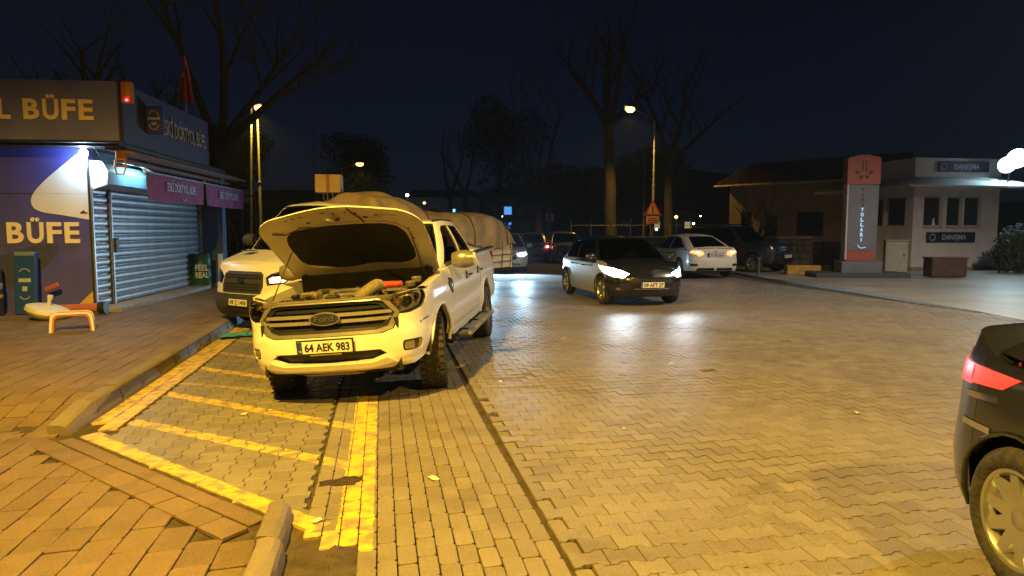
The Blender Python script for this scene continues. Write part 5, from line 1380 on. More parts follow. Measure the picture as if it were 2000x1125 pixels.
# black hatchback, headlights on; the glare on its sides is painted pale
loc, rz = place((2.74, 14.95), (.22, -.975), 2.54)
hf = [(.60, .62), (.48, .70), (.62, .755), (.80, .82), (.865, .84), (.86, .73), (.76, .63)]
hb, shb, _ = car('hatchback', 'black hatchback with glare painted on its sides and dazzling headlights crossing the block paved road', 'car', loc, rz, dict(W=1.74, front=2.06, rear=1.92, wb=2.54, R=.315, paint=M_PBLK, side=mat('side_glare_paint', (.5, .55, .6), .3, .2, coat=.6, noise=.08), wheels=W5, zhood=.76, waist=.94, zdeck=.98, cowl=1.2, steer=.05,
    green=green_std(1.28, .42, -1.5, -1.86, .94, 1.44, .80, .58, c=(3.7, 3.6)), doors=[(1.02, -.1), (-.1, -.92)], seatx=[.1, -.75], fplate=(.47, '09 AFT 27'),
    marks=[('headlight', 'f', hf, M_HEAD, .004, True), ('grille', 'f', [(-.42, .40), (.42, .40), (.5, .5), (.44, .6), (-.44, .6), (-.5, .5)], M_BLACK, .003, False),
           ('grille_chrome', 'f', [(-.45, .605), (.45, .605), (.45, .622), (-.45, .622)], M_CHROME, .012, False), ('grille_chrome', 'f', [(-.36, .375), (.36, .375), (.4, .392), (-.4, .392)], M_CHROME, .012, False), ('bumper_scoop', 'f', [(.58, .33), (.78, .36), (.8, .43), (.62, .42)], M_DARKM, .004, True), ('fog_lamp', 'f', oval(.7, .385, .04, .028, 12), M_CHROME, .008, True)]))
MB().tube([(2.03, -.06, .70), (2.045, 0, .675), (2.03, .06, .70)], .012, 6).build('badge', M_CHROME, hb)
for sd in (1, -1): headlamp_spot(hb, 2.12, sd * .66, .68, 100, down=.075, size=80, soft=.3)
# white car behind it, headlights towards the viewer
loc, rz = place((-.28, 26.2), (.03, -1), 2.6)
wc, _, _ = car('white_hatchback', 'white car with one glaring headlight showing beyond the flatbed tail', 'car', loc, rz, dict(W=1.76, front=2.1, rear=1.9, wb=2.6, R=.31, paint=M_PWHT, wheels=W8, zhood=.76, waist=.92, zdeck=.98, cowl=1.2,
    green=green_std(1.3, .45, -1.55, -1.8, .92, 1.45, .8, .58), fplate=(.42, '35 KD 518'),
    marks=[('headlight', 'f', [(.50, .62), (.46, .70), (.62, .74), (.8, .76), (.84, .7), (.72, .62)], M_HEAD2, .004, True), ('grille', 'f', [(-.45, .5), (.45, .5), (.42, .64), (-.42, .64)], M_BLACK, .003, False), ('lower_intake', 'f', [(-.6, .29), (.6, .29), (.5, .37), (-.5, .37)], M_BLACK, .003, False)]))
for sd in (1, -1): headlamp_spot(wc, 2.15, sd * .66, .67, 1000, (.5, .78, 1), 140, .05)
# white saloon seen from behind
loc, rz = place((6.05, 25.85), (-.16, .987), 2.7)
tl = [(.40, .80), (.44, .90), (.62, .925), (.80, .93), (.84, .86), (.62, .80), (.56, .74)]
wsal, _, _ = car('saloon', 'white saloon with glowing tail lights stopped by the right kerb', 'car', loc, rz, dict(W=1.8, front=2.2, rear=2.28, wb=2.7, R=.325, paint=M_PWHT, wheels=W10, zhood=.72, waist=.93, zdeck=1.04, cowl=1.25, deckx=-1.75, boot=True, glass=M_GLASSD,
    green=green_std(1.32, .35, -1.05, -1.98, .93, 1.42, .80, .57, zd=1.0, c=(3.92, 3.6)), doors=[(1.1, .0), (.0, -.95)], rplate=(.78, '35 FB 264'), handle=M_CHROME, steer=0,
    marks=[('tail_light', 'r', tl, M_TAILON, .006, True), ('tail_light_core', 'r', oval(.60, .87, .06, .03, 12), M_TAILHOT, .014, True), ('rear_valance', 'r', [(.04, .27), (.66, .27), (.6, .36), (.04, .36)], M_TRIM, .006, True), ('reflector_pocket', 'r', rrect(.60, .82, .42, .50, .03), M_TRIM, .005, True),
           ('lip_spoiler', 'r', [(.02, 1.0), (.62, .99), (.62, 1.012), (.02, 1.022)], M_TAIL, .012, True)]))
MB().tube([(-2.25, -.035, .915), (-2.26, 0, .89), (-2.25, .035, .915)], .012, 5).build('badge', M_CHROME, wsal)
# dark pickup facing right in front of the wall
loc, rz = place((9.62, 26.0), (.62, -.78), 2.85)
dsuv, _, _ = car('dark_suv', 'dark unlit off road vehicle parked beyond the white saloon', 'car', loc, rz, dict(W=1.84, front=2.3, rear=2.2, wb=2.85, R=.36, paint=M_PDRK, wheels=wheel_meshes(.36, .24, .22, 6), sill=.36, zhood=.98, waist=1.12, zdeck=1.12, cowl=1.15, lip=.03, lipm=M_TRIM,
    F=[(.36, .1), (.5, .02), (.62, 0), (.8, .02), (.98, .07), (1.1, .2)], S=[(.36, .05), (.5, .0), (.9, .0), (1.06, .03), (1.12, .06), (1.3, .1)], Rp=[(.36, .1), (.5, 0), (1.12, .04)], glass=M_GLASSD,
    green=green_std(1.25, .45, -1.75, -2.08, 1.12, 1.72, .83, .64), fplate=(.62, '35 CZR 71'), doors=[(1.0, -.05), (-.05, -.95)],
    marks=[('headlight', 'f', [(.58, .82), (.56, .93), (.8, .95), (.86, .9), (.8, .82)], M_CHROME, .004, True), ('grille', 'f', [(-.52, .78), (.52, .78), (.54, .94), (-.54, .94)], M_BLACK, .003, False), ('grille_bar', 'f', rrect(-.5, .5, .86, .89, .01), M_CHROME, .014, False), ('lower_bumper', 'f', [(-.7, .4), (.7, .4), (.66, .55), (-.66, .55)], M_TRIM, .006, False)]))
for sd in (1, -1): MB().tube([(.35, sd * .56, 1.74), (.2, sd * .57, 1.8), (-1.4, sd * .57, 1.8), (-1.6, sd * .56, 1.72)], .02, 6).build('roof_rail', M_CHROME, dsuv)
# old dark saloon driving away, tail light on
loc, rz = place((.98, 37.0), (-.03, 1), 2.42)
old, _, _ = car('old_saloon', 'boxy dark old saloon seen from behind with one red tail light', 'car', loc, rz, dict(W=1.66, front=2.0, rear=2.05, wb=2.42, R=.29, paint=M_PGRY, wheels=W8, zhood=.78, waist=.9, zdeck=.95, cowl=.95, deckx=-1.45, boot=True, glass=M_GLASSD, cornr=.16, cornf=.2,
    green=green_std(1.0, .35, -1.05, -1.55, .9, 1.4, .76, .6), rplate=(.62, '35 AN 902'), doors=[(.85, -.1), (-.1, -.85)],
    Rp=[(.22, .12), (.36, .0), (.55, .0), (.95, .05)],
    marks=[('tail_light', 'r', rrect(.55, .77, .68, .84, .02), M_TAIL, .006, True), ('rear_trim', 'r', [(.03, .70), (.5, .70), (.5, .84), (.03, .84)], M_TRIM, .005, True)]))
MB().box((-2.07, -.66, .76), (.03, .14, .1), bev=.01).build('lit_tail_light', emis('tail_lit_far', (1, .15, .12), 14), old)
# parked silver car beside it
loc, rz = place((2.75, 33.6), (.12, -.99), 2.5)
car('silver_car', 'silver grey car parked past the hatchback beside the boxy saloon', 'car', loc, rz, dict(W=1.72, front=2.0, rear=1.9, wb=2.5, R=.3, paint=M_PSIL, wheels=W8, zhood=.76, waist=.92, zdeck=.97, cowl=1.2, glass=M_GLASSD,
    green=green_std(1.28, .4, -1.5, -1.8, .92, 1.45, .79, .57), marks=[('headlight', 'f', [(.52, .62), (.48, .7), (.8, .76), (.84, .7), (.7, .62)], M_CHROME, .004, True), ('grille', 'f', [(-.4, .4), (.4, .4), (.44, .6), (-.44, .6)], M_BLACK, .003, False)]))
# dark saloon passing close on the right
loc, rz = place((3.07, .35), (-.02, -1), 2.62)
near, nsh, _ = car('passing_saloon', 'dark saloon passing close at the right edge with a red tail light', 'car', loc, rz, dict(W=1.78, front=2.15, rear=2.05, wb=2.62, R=.325, paint=M_PBLK, wheels=W10, zhood=.74, waist=1.0, zdeck=1.14, cowl=1.2, deckx=-1.5, boot=True, glass=M_GLASSD,
    green=green_std(1.3, .4, -1.0, -1.75, 1.0, 1.48, .79, .57, zd=1.08), rplate=(.8, '35 HL 448'), handle=M_CHROME,
    marks=[('tail_light', 'r', [(.42, .85), (.42, .965), (.8, .975), (.86, .965), (.862, .865)], emis('tail_lit_near', (1, .04, .05), .45), .006, True), ('tail_light_side', 's', [(-1.72, .87), (-1.72, .965), (-1.34, .95), (-1.45, .885)], MATS['tail_lit_near'], .006, True), ('lamp_strip', 's', [(-1.72, .80), (-1.72, .83), (-1.46, .845), (-1.46, .815)], M_CHROME, .009, True), ('bumper_strip', 's', [(-1.73, .66), (-1.73, .69), (-1.5, .69), (-1.5, .66)], M_CHROME, .008, True)]))
# ================================================================== LAMPS IN VIEW, SIGNS, POLES
street_lamp('lit sodium lamp on the tall post above the warning triangle', (8.38, 41), 8.0, (6.62, 39.2, 8.35), 1500, soft=.15, cone=140)
street_lamp('unlit street lamp just behind the warning triangle post', (9.55, 50), 7.7, (11.6, 50, 8.35), 0, lit=False)
street_lamp('lit sodium lamp on the post behind the end of the kiosk', (-13.85, 38), 8.0, (-13.55, 37.4, 8.12), 2000, soft=.15, cone=140)
street_lamp('small far sodium lamp beside the row of flagpoles', (-15.25, 62), 7.05, (-13.6, 62, 7.42), 1800, soft=.15, cone=140)
pl_ = thing('bare_pole', 'plain grey pole leaning next to the lamp post behind the kiosk', 'pole', (-14.25, 37.5, 0))
MB().tube([(0, 0, 0), (.1, 0, 4), (.25, 0, 8.1)], [.1, .08, .06], 8).build('shaft', M_POLE, pl_); MB().tube([(.25, 0, 8.1), (.6, -.1, 8.2)], .035, 6).build('bracket', M_POLE, pl_)
for i, (px, top) in enumerate(((620, 10.2), (634, 9.8), (640, 9.5), (648, 9.2), (657, 9.0))):
    f_ = thing('flagpole', ['tallest and leftmost flagpole of the bare row left of the far lamp', 'second flagpole from the left in the bare row', 'middle flagpole of the bare row of five', 'fourth flagpole from the left in the bare row', 'rightmost flagpole of the bare row near the far lamp'][i], 'flagpole', ((px - 1000) / 1340 * 60, 60 + i * .3, 0), 0, 'row of bare flagpoles')
    MB().tube([(0, 0, 0), (-.12, 0, top)], [.06, .035], 6).build('shaft', M_POLE, f_); MB().lathe([(0, .08), (.05, .04), (.05, -.02), (0, -.06)], 8, frame((-.12, 0, top + .05))).build('finial', M_POLE, f_)
# warning triangle
M_SRED = mat('sign_red', (.5, .05, .04), .45, noise=.08); M_SPALE = mat('sign_face', (.62, .42, .36), .45, noise=.06); M_SW = mat('sign_white', (.88, .88, .88), .45)
ws = thing('warning_sign', 'red triangular warning sign with exclamation mark above a worded plate', 'road sign', (8.3, 40.7, 0))
def tri(k, zc): return [(-.62 * k, zc - .36 * k), (.62 * k, zc - .36 * k), (.62 * k - .02, zc - .33 * k), (.04, zc + .68 * k), (-.04, zc + .68 * k), (-.62 * k + .02, zc - .33 * k)]
MB().prism(tri(.85, 2.72), 0, .03, YUP).build('triangle_plate', M_SRED, ws)
tf = MB().prism(tri(.58, 2.70), .031, .04, YUP).build('triangle_face', M_SPALE, ws)
MB().prism([(-.055, 2.98), (.055, 2.98), (.03, 2.68), (-.03, 2.68)], .041, .046, YUP).build('exclamation_stroke', M_INK, tf)
MB().prism(oval(0, 2.6, .045, .045, 12), .041, .046, YUP).build('exclamation_dot', M_INK, tf)
wp = MB().box((0, -.015, 2.14), (.78, .03, .44), bev=.01).build('worded_plate', M_SPALE, ws)
for z, b_ in ((2.24, .5), (2.12, .58), (2.0, .44)): MB().box((0, -.033, z), (b_, .005, .05)).build('text_line', M_SRED, wp)
MB().tube([(0, .06, 0), (0, .06, 3.1)], .035, 8).build('post', M_POLE, ws)
ds = thing('bus_stop_sign', 'square white sign with a large D on a thin post', 'road sign', (1.83, 33.6, 0))
MB().tube([(0, .03, 0), (0, .03, 2.3)], .03, 8).build('post', M_POLE, ds)
MB().box((0, 0, 2.17), (.46, .02, .46), bev=.006).build('sign_border', mat('sign_navy', (.03, .04, .1), .4), ds)
sf = MB().box((0, -.014, 2.17), (.38, .01, .38)).build('sign_face', M_SW, ds)
lettering('sign_letter', 'D', .25, Matrix.Translation((0, -.021, 2.045)) @ UP, mat('sign_ink', (.12, .02, .02), .5), sf, bold=.05, width=.2)
# tubular frame behind the kiosk
fr = thing('tube_frame', 'pale welded tube frame standing behind the kiosk end', 'frame', (-9.2, 23.5, 0), .1)
M_FRM = mat('frame_paint', (.4, .39, .36), .5, noise=.2)
for x in (-.45, 0, .45): MB().tube([(x, 0, 0), (x, 0, 2.75)], .03, 6).build('upright', M_FRM, fr)
for z in (1.3, 2.0, 2.75): MB().tube([(-.45, 0, z), (.45, 0, z)], .025, 6).build('crossbar', M_FRM, fr)
for x in (-.45, .45): MB().tube([(x, 0, 2.0), (x, .9, 1.3), (x, .9, 0)], .025, 6).build('brace', M_FRM, fr)
# ================================================================== STONE WALL
M_STONE = mat('rubble_stone', (.2, .17, .13), .8, noise=.3, nscale=5, bump=.5, bscale=12, dirt=(.1, .085, .07))
M_MORT = mat('wall_mortar', (.12, .105, .09), .9, noise=.2, bump=.4)
M_CAP = mat('wall_coping', (.36, .33, .28), .7, noise=.15, nscale=3)
def stone_wall(label, p0, p1, H, sz, z0=0, th=.4, cap=True):
    L = math.hypot(p1[0] - p0[0], p1[1] - p0[1]); t = thing('stone_wall', label, 'wall', (p0[0], p0[1], z0), math.atan2(p1[1] - p0[1], p1[0] - p0[0]))
    MB().box((L / 2, th / 2, H / 2), (L, th - .04, H)).build('core', M_MORT, t)
    r = random.Random(int(L * 100)); z = 0; ms = []
    for v in range(6):
        b = MB(); q = [(.5 + r.uniform(-.1, .02), .5 + r.uniform(-.12, .02)), (-.5 - r.uniform(-.1, .02), .5 + r.uniform(-.12, .02)), (-.5 - r.uniform(-.12, .0), -.5 - r.uniform(-.12, .02)), (.0, -.5 + r.uniform(-.02, .08)), (.5 + r.uniform(-.1, .02), -.5 - r.uniform(-.1, .02))]
        k = len(q); b.v = [(x * .93, .5, y_ * .93) for x, y_ in q] + [(x * .93, -.35, y_ * .93) for x, y_ in q] + [(x * .74, -.5, y_ * .74) for x, y_ in q]
        b.f = [(i, (i + 1) % k, k + (i + 1) % k, k + i) for i in range(k)] + [(k + i, k + (i + 1) % k, 2 * k + (i + 1) % k, 2 * k + i) for i in range(k)] + [tuple(2 * k + i for i in range(k))]
        me = b.mesh('stone', 0); me.materials.append(M_STONE); ms.append(me)
    n = max(2, round(H / sz)); h = H / n
    for row in range(n):
        x = r.uniform(-.1, 0)
        while x < L:
            w_ = min(h * r.uniform(.9, 1.8), L - x + .02); o = link('stone', ms[r.randrange(6)], None, t)
            o.location = (x + w_ / 2, .06, (row + .5) * h + r.uniform(-.01, .01)); o.scale = (w_, .2 + r.uniform(-.03, .04), h); x += w_
    if cap: MB().box((L / 2, th / 2, H + .04), (L + .06, th + .1, .08), bev=.015).build('coping', M_CAP, t)
    return t
stone_wall('low rubble wall with pale coping behind the white saloon', (3.4, 31.5), (13.2, 30.2), 1.2, .3)
stone_wall('short rubble wall end standing left of the totem sign', (11.15, 25.3), (13.0, 24.9), 1.12, .26, .02)
kb = thing('yellow_kerb', 'yellow painted kerb block between the dark vehicle and the totem sign', 'kerb', (9.75, 24.25, 0), math.radians(-4))
MB().box((.75, .2, .17), (1.5, .35, .34), bev=.03).build('block', mat('kerb_yellow_paint', (.5, .28, .03), .6, noise=.2, nscale=4), kb)
bo = thing('bollard', 'thin dark bollard in front of the dark parked vehicle', 'bollard', (8.35, 23.2, 0))
MB().lathe([(.06, 0), (.05, .05), (.045, .6), (.05, .62), (.04, .68), (0, .69)], 10).build('post', mat('bollard_paint', (.1, .08, .08), .5), bo)
# ================================================================== TOTEM SIGN
to = thing('totem_sign', 'grey totem sign with orange cap and vertical blue lettering', 'sign', (11.62, 22.95, .0), math.radians(-6))
M_TGREY = mat('totem_grey', (.13, .14, .19), .5, noise=.1); M_TOR = mat('totem_orange', (.34, .07, .05), .5, noise=.1); M_TPALE = mat('totem_edge', (.5, .46, .42), .5)
MB().box((0, .2, .07), (3.0, 1.2, .22), bev=.03).build('island_base', mat('dark_kerb', (.06, .06, .06), .7), to)
MB().box((0, .1, .36), (1.3, .7, .4), bev=.02).build('plinth', M_TGREY, to)
MB().box((0, .1, .73), (.92, .36, .34), bev=.01).build('orange_band', M_TOR, to)
MB().box((0, .1, 2.0), (.9, .34, 2.2), bev=.01).build('panel', M_TGREY, to)
MB().box((-.48, .1, 1.85), (.06, .38, 2.5), bev=.01).build('edge_post', M_TPALE, to); MB().box((.48, .1, 1.85), (.06, .3, 2.5), bev=.01).build('edge_post', M_TGREY, to)
cpp = [(-.52, 0), (.52, 0)] + [(.52 - 1.04 * i / 10, .86 + .1 * math.sin(PI * i / 10)) for i in range(11)]
cp = MB().prism([(x, z + 3.1) for x, z in cpp], -.3, .1, YUP).build('cap', M_TOR, to)
M_TBLK = mat('emblem_black', (.03, .02, .02), .5)
for poly in ([(-.09, 3.52), (-.03, 3.52), (-.03, 3.86), (-.07, 3.86)], [(.09, 3.52), (.03, 3.52), (.03, 3.86), (.07, 3.86)], [(-.3, 3.54), (-.17, 3.54), (-.13, 3.46), (-.24, 3.42)], [(.3, 3.54), (.17, 3.54), (.13, 3.46), (.24, 3.42)], [(-.17, 3.37), (-.03, 3.4), (-.03, 3.28), (-.15, 3.28)], [(.17, 3.37), (.03, 3.4), (.03, 3.28), (.15, 3.28)]):
    MB().prism(poly, .101, .106, YUP).build('emblem_stroke', M_TBLK, cp)
M_TLIT = emis('lit_letter', (.45, .75, 1), .75)
for i, c in enumerate('KARAYOLLARI'):
    z = 2.93 - i * .165
    lettering('letter', c, .12, Matrix.Translation((0, -.076, z - .06)) @ UP, M_TBLK if i < 4 else M_TLIT, to, bold=.04 if i > 3 else .02, width=.1 if c != 'I' else .03)
MB().tube([(-.1, -.076, 1.1), (-.06, -.078, 1.02), (.02, -.078, .99), (.16, -.078, 1.02)], .012, 5).build('squiggle', M_TLIT, to)
# cabinets
M_CAB = mat('cabinet_paint', (.42, .38, .33), .55, noise=.1)
for lab, x, y, w_, h_ in (('tall pale electrical cabinet standing right of the totem sign', 14.35, 25.6, .75, 1.15), ('narrow grey electrical cabinet between totem sign and pale cabinet', 13.35, 26.0, .55, 1.05)):
    c_ = thing('electrical_cabinet', lab, 'cabinet', (x, y, .02), math.radians(-14), 'cabinets by the guard booth')
    MB().box((0, .2, h_ / 2), (w_, .4, h_), bev=.01).build('body', M_CAB, c_); MB().box((0, .19, h_ + .03), (w_ + .08, .48, .05), bev=.015).build('lid', M_CAB, c_)
    MB().box((.0, -.006, h_ / 2), (w_ * .86, .012, h_ * .86), bev=.004).build('door', M_CAB, c_); MB().box((w_ * .32, -.02, h_ * .55), (.03, .02, .12), bev=.004).build('handle', M_DARKM, c_)
pn = thing('planter', 'low brown planter box in front of the guard booth', 'planter', (14.6, 22.9, .012), math.radians(2))
MB().box((0, .2, .33), (1.2, .5, .62), bev=.02).build('box', mat('planter_brown', (.08, .045, .042), .7, noise=.2), pn); MB().box((0, .2, .65), (1.26, .56, .05), bev=.01).build('rim', mat('planter_rim', (.1, .06, .055), .7), pn)
# ================================================================== GUARD BOOTH
M_BW = mat('booth_render', (.66, .6, .6), .7, noise=.1, nscale=2, bump=.1)
M_BWIN = mat('booth_glass', (.02, .025, .035), .08, spec=.9, noise=.1)
M_BFR = mat('window_frame_white', (.5, .48, .47), .5)
bth = thing('guard_booth', 'pale guard booth with blue information signs and a glaring floodlight', 'booth', (15.7, 27, .0), math.radians(9))
def bp(nm, b, m, parent=None): return b.build(nm, m, parent or bth)
xs = [.45, 1.27, 1.47, 2.15, 2.25, 3.0]
# walls built round the window openings
fw = MB().box((1.9, .1, .86), (3.8, .2, 1.72)).box((1.9, .1, 3.12), (3.8, .2, .42))
for a, b_ in ((0, .45), (1.27, 1.47), (2.15, 2.25), (3.0, 3.8)): fw.box(((a + b_) / 2, .1, 2.315), (b_ - a, .2, 1.19))
bp('front_wall', fw, M_BW)
lw = MB().box((.1, 2.2, .86), (.2, 4.0, 1.72)).box((.1, 2.2, 3.12), (.2, 4.0, .42))
for a, b_ in ((.2, .45), (1.6, 1.75), (2.9, 4.2)): lw.box((.1, (a + b_) / 2, 2.315), (.2, b_ - a, 1.19))
bp('side_wall', lw, M_BW); bp('side_wall', MB().box((3.7, 2.2, 1.67), (.2, 4.0, 3.3)), M_BW); bp('back_wall', MB().box((1.9, 4.1, 1.67), (3.4, .2, 3.3)), M_BW)
bp('floor_slab', MB().box((1.9, 2, .06), (3.9, 4.2, .14)), M_CONCR)
for a, b_ in ((.45, 1.27), (1.47, 2.15), (2.25, 3.0)):
    wnd = bp('window', MB().box(((a + b_) / 2, .09, 1.75), (b_ - a, .06, .06)).box(((a + b_) / 2, .09, 2.88), (b_ - a, .06, .06)).box((a + .03, .09, 2.315), (.06, .06, 1.19)).box((b_ - .03, .09, 2.315), (.06, .06, 1.19)), M_BFR)
    bp('pane', MB().box(((a + b_) / 2, .12, 2.315), (b_ - a - .1, .015, 1.1)), M_BWIN, wnd); bp('sill', MB().box(((a + b_) / 2, -.03, 1.7), (b_ - a + .06, .12, .04)), M_BFR, wnd)
for a, b_ in ((.45, 1.6), (1.75, 2.9)):
    wnd = bp('window', MB().box((.09, (a + b_) / 2, 1.75), (.06, b_ - a, .06)).box((.09, (a + b_) / 2, 2.88), (.06, b_ - a, .06)).box((.09, a + .03, 2.315), (.06, .06, 1.19)).box((.09, b_ - .03, 2.315), (.06, .06, 1.19)), M_BFR)
    bp('pane', MB().box((.12, (a + b_) / 2, 2.315), (.015, b_ - a - .1, 1.1)), M_BWIN, wnd)
bp('figurine', MB().lathe([(.0, 0), (.07, .0), (.05, .12), (.03, .2), (.045, .26), (0, .3)], 10, frame((.95, .06, 1.76))), M_WHITE)
bp('parapet', MB().box((1.9, .05, 4.0), (3.84, .14, .78)).box((.05, 2.2, 4.0), (.14, 4.2, .78)).box((3.75, 2.2, 4.0), (.14, 4.2, .78)), M_BW)
bp('roof_slab', MB().box((1.9, 2.1, 3.5), (3.7, 4.1, .2)), M_BW)
sk = MB(); o_ = .95
inn = [(-.02, -.02, 3.66), (3.82, -.02, 3.66), (3.82, 4.2, 3.66), (-.02, 4.2, 3.66)]; ou = [(-o_, -o_, 3.28), (3.8 + o_, -o_, 3.28), (3.8 + o_, 4.2 + o_, 3.28), (-o_, 4.2 + o_, 3.28)]; un = [(x, y, z - .07) for x, y, z in ou]; ui = [(x, y, 3.32) for x, y, z in inn]
sk.v = inn + ou + un + ui
for i in range(4):
    j = (i + 1) % 4; sk.f += [(i, 4 + i, 4 + j, j), (4 + i, 8 + i, 8 + j, 4 + j), (8 + i, 12 + i, 12 + j, 8 + j)]
bp('canopy', sk, mat('canopy_sheet', (.6, .58, .55), .5, noise=.08))
M_SNAVY = mat('sign_blue_panel', (.02, .03, .08), .4)
def info(x0, x1, z0, z1, nm):
    s_ = bp('information_sign', MB().box(((x0 + x1) / 2, -.045, (z0 + z1) / 2), (x1 - x0, .05, z1 - z0), bev=.008), M_SNAVY); h = z1 - z0
    yy = -.073
    lettering('sign_lettering', 'DANIŞMA', h * .5, Matrix.Translation(((x0 + x1) / 2 + .12, yy, z0 + h * .27)) @ UP, M_WPR, s_, bold=.02, width=(x1 - x0) * .5)
    for xx in (x0 + h * .6,):
        bp('sign_roundel', MB().lathe([(h * .28, 0), (h * .34, .004), (h * .34, .0)], 18, frame((xx, yy, (z0 + z1) / 2), (PI / 2, 0, 0)), caps=False), M_WPR, s_)
info(.95, 3.2, 3.86, 4.26, 'upper'); info(.6, 2.75, 1.1, 1.5, 'lower')
for q_, (fx_, fz_, fr_) in enumerate(((3.75, 4.35, .36), (3.3, 4.1, .3))):
    fl = bp('floodlight', MB().lathe([(0, -.12), (fr_ * .6, -.1), (fr_ * 1.1, .0), (fr_ * 1.12, .06), (fr_ * 1.02, .06)], 20, caps=False), M_DARKM); fl.location = (fx_, -.75, fz_); fl.rotation_euler = (PI / 2 + .25, 0, -.5)
    bp('lit_glass', MB().lathe([(fr_ * 1.02, .05), (fr_ * .6, .09), (0, .1)], 20), emis('floodlight_glass', (.75, .95, 1), 30), fl)
bp('mast', MB().tube([(3.55, -.6, 3.4), (3.55, -.65, 4.2)], .03, 6), M_DARKM)
lamp('SPOT', 'floodlight_beam', (3.5, -.9, 4.2), 650, (.42, .8, 1), bth, spot_size=math.radians(178), spot_blend=.3, shadow_soft_size=.2, rot=aim((-.15, -.7, -1)))
hg = thing('hedge', 'dark clipped hedge at the right edge beside the guard booth', 'hedge', (18.7, 25.3, 0), .1)
M_LEAFD = mat('dark_leaf', (.025, .04, .02), .6, noise=.3)
# ================================================================== LONG LOW BUILDING
M_BEI = mat('beige_render', (.36, .29, .24), .8, noise=.15, nscale=1.5, bump=.2)
M_TILE = mat('roof_tile', (.14, .06, .045), .8, noise=.25, nscale=6, bump=.5, bscale=12)
lbd = thing('low_building', 'low beige building with tiled roof left of the guard booth', 'building', (11.4, 36.2, 0), math.radians(-42 + 0))
lbd.rotation_euler = (0, 0, math.atan2(31.2 - 36.2, 15.6 - 11.4))
LL = math.hypot(4.2, 5.0) + .6
def lp(nm, b, m, parent=None): return b.build(nm, m, parent or lbd)
ops_ = [(.7, 1.3, 1.2, 2.5), (2.0, 2.7, .1, 2.3), (3.7, 5.0, 1.3, 2.45)]
fwb = MB(); cur = 0
for x0, x1, z0, z1 in ops_:
    fwb.box(((cur + x0) / 2, .12, 1.98), (x0 - cur, .24, 3.96)); fwb.box(((x0 + x1) / 2, .12, z0 / 2), (x1 - x0, .24, z0)); fwb.box(((x0 + x1) / 2, .12, (z1 + 3.96) / 2), (x1 - x0, .24, 3.96 - z1)); cur = x1
fwb.box(((cur + LL) / 2, .12, 1.98), (LL - cur, .24, 3.96))
lp('front_wall', fwb, M_BEI); lp('end_wall', MB().box((.12, 3.2, 1.98), (.24, 5.9, 3.96)), M_BEI); lp('back_wall', MB().box((LL / 2, 6.2, 1.98), (LL, .24, 3.96)), M_BEI)
for x0, x1, z0, z1 in ops_:
    if z0 < .5: d_ = lp('door', MB().box(((x0 + x1) / 2, .18, (z0 + z1) / 2), (x1 - x0, .05, z1 - z0)), M_TRIM); lp('handle', MB().box((x1 - .12, .14, 1.1), (.03, .04, .14)), M_ALU, d_)
    else:
        wd_ = lp('window', MB().box(((x0 + x1) / 2, .1, z0 + .03), (x1 - x0, .08, .06)).box(((x0 + x1) / 2, .1, z1 - .03), (x1 - x0, .08, .06)).box((x0 + .03, .1, (z0 + z1) / 2), (.06, .08, z1 - z0)).box((x1 - .03, .1, (z0 + z1) / 2), (.06, .08, z1 - z0)), M_TRIM); lp('pane', MB().box(((x0 + x1) / 2, .13, (z0 + z1) / 2), (x1 - x0 - .08, .015, z1 - z0 - .08)), M_BWIN, wd_); lp('sill', MB().box(((x0 + x1) / 2, -.04, z0 - .03), (x1 - x0 + .1, .12, .05)), M_BEI, wd_)
rf = MB(); rf.v = [(-.5, -.6, 3.92), (LL + .4, -.6, 3.92), (LL + .4, 3.1, 5.2), (-.5, 3.1, 5.2), (-.5, 6.8, 3.92), (LL + .4, 6.8, 3.92)]; rf.v += [(x, y, z - .14) for x, y, z in rf.v]
rf.f = [(0, 1, 2, 3), (3, 2, 5, 4), (6, 9, 8, 7), (9, 10, 11, 8), (0, 6, 7, 1), (4, 5, 11, 10), (0, 3, 9, 6), (3, 4, 10, 9), (1, 7, 8, 2), (2, 8, 11, 5)]
rfo = lp('roof', rf, M_TILE); lp('gutter', MB().tube([(-.5, -.66, 3.82), (LL + .4, -.66, 3.82)], .06, 8), M_ALU, rfo)
for i in range(int(LL / .3) + 2): lp('tile_ridge', MB().tube([(-.4 + i * .3, -.6, 3.95), (-.4 + i * .3, 3.05, 5.22)], .045, 6), M_TILE, rfo)
# ================================================================== FENCE
fe = thing('mesh_fence', 'thin wire mesh fence on posts beyond the black hatchback', 'fence', (3.6, 42, 0), -.05)
for i in range(7): MB().tube([(i * 1.2, 0, 0), (i * 1.2, 0, 1.9), (i * 1.2, -.2, 2.15)], .03, 6).build('post', M_POLE, fe)
for z in (.4, 1.1, 1.85): MB().tube([(0, 0, z), (7.2, 0, z)], .012, 5).build('wire', M_POLE, fe)
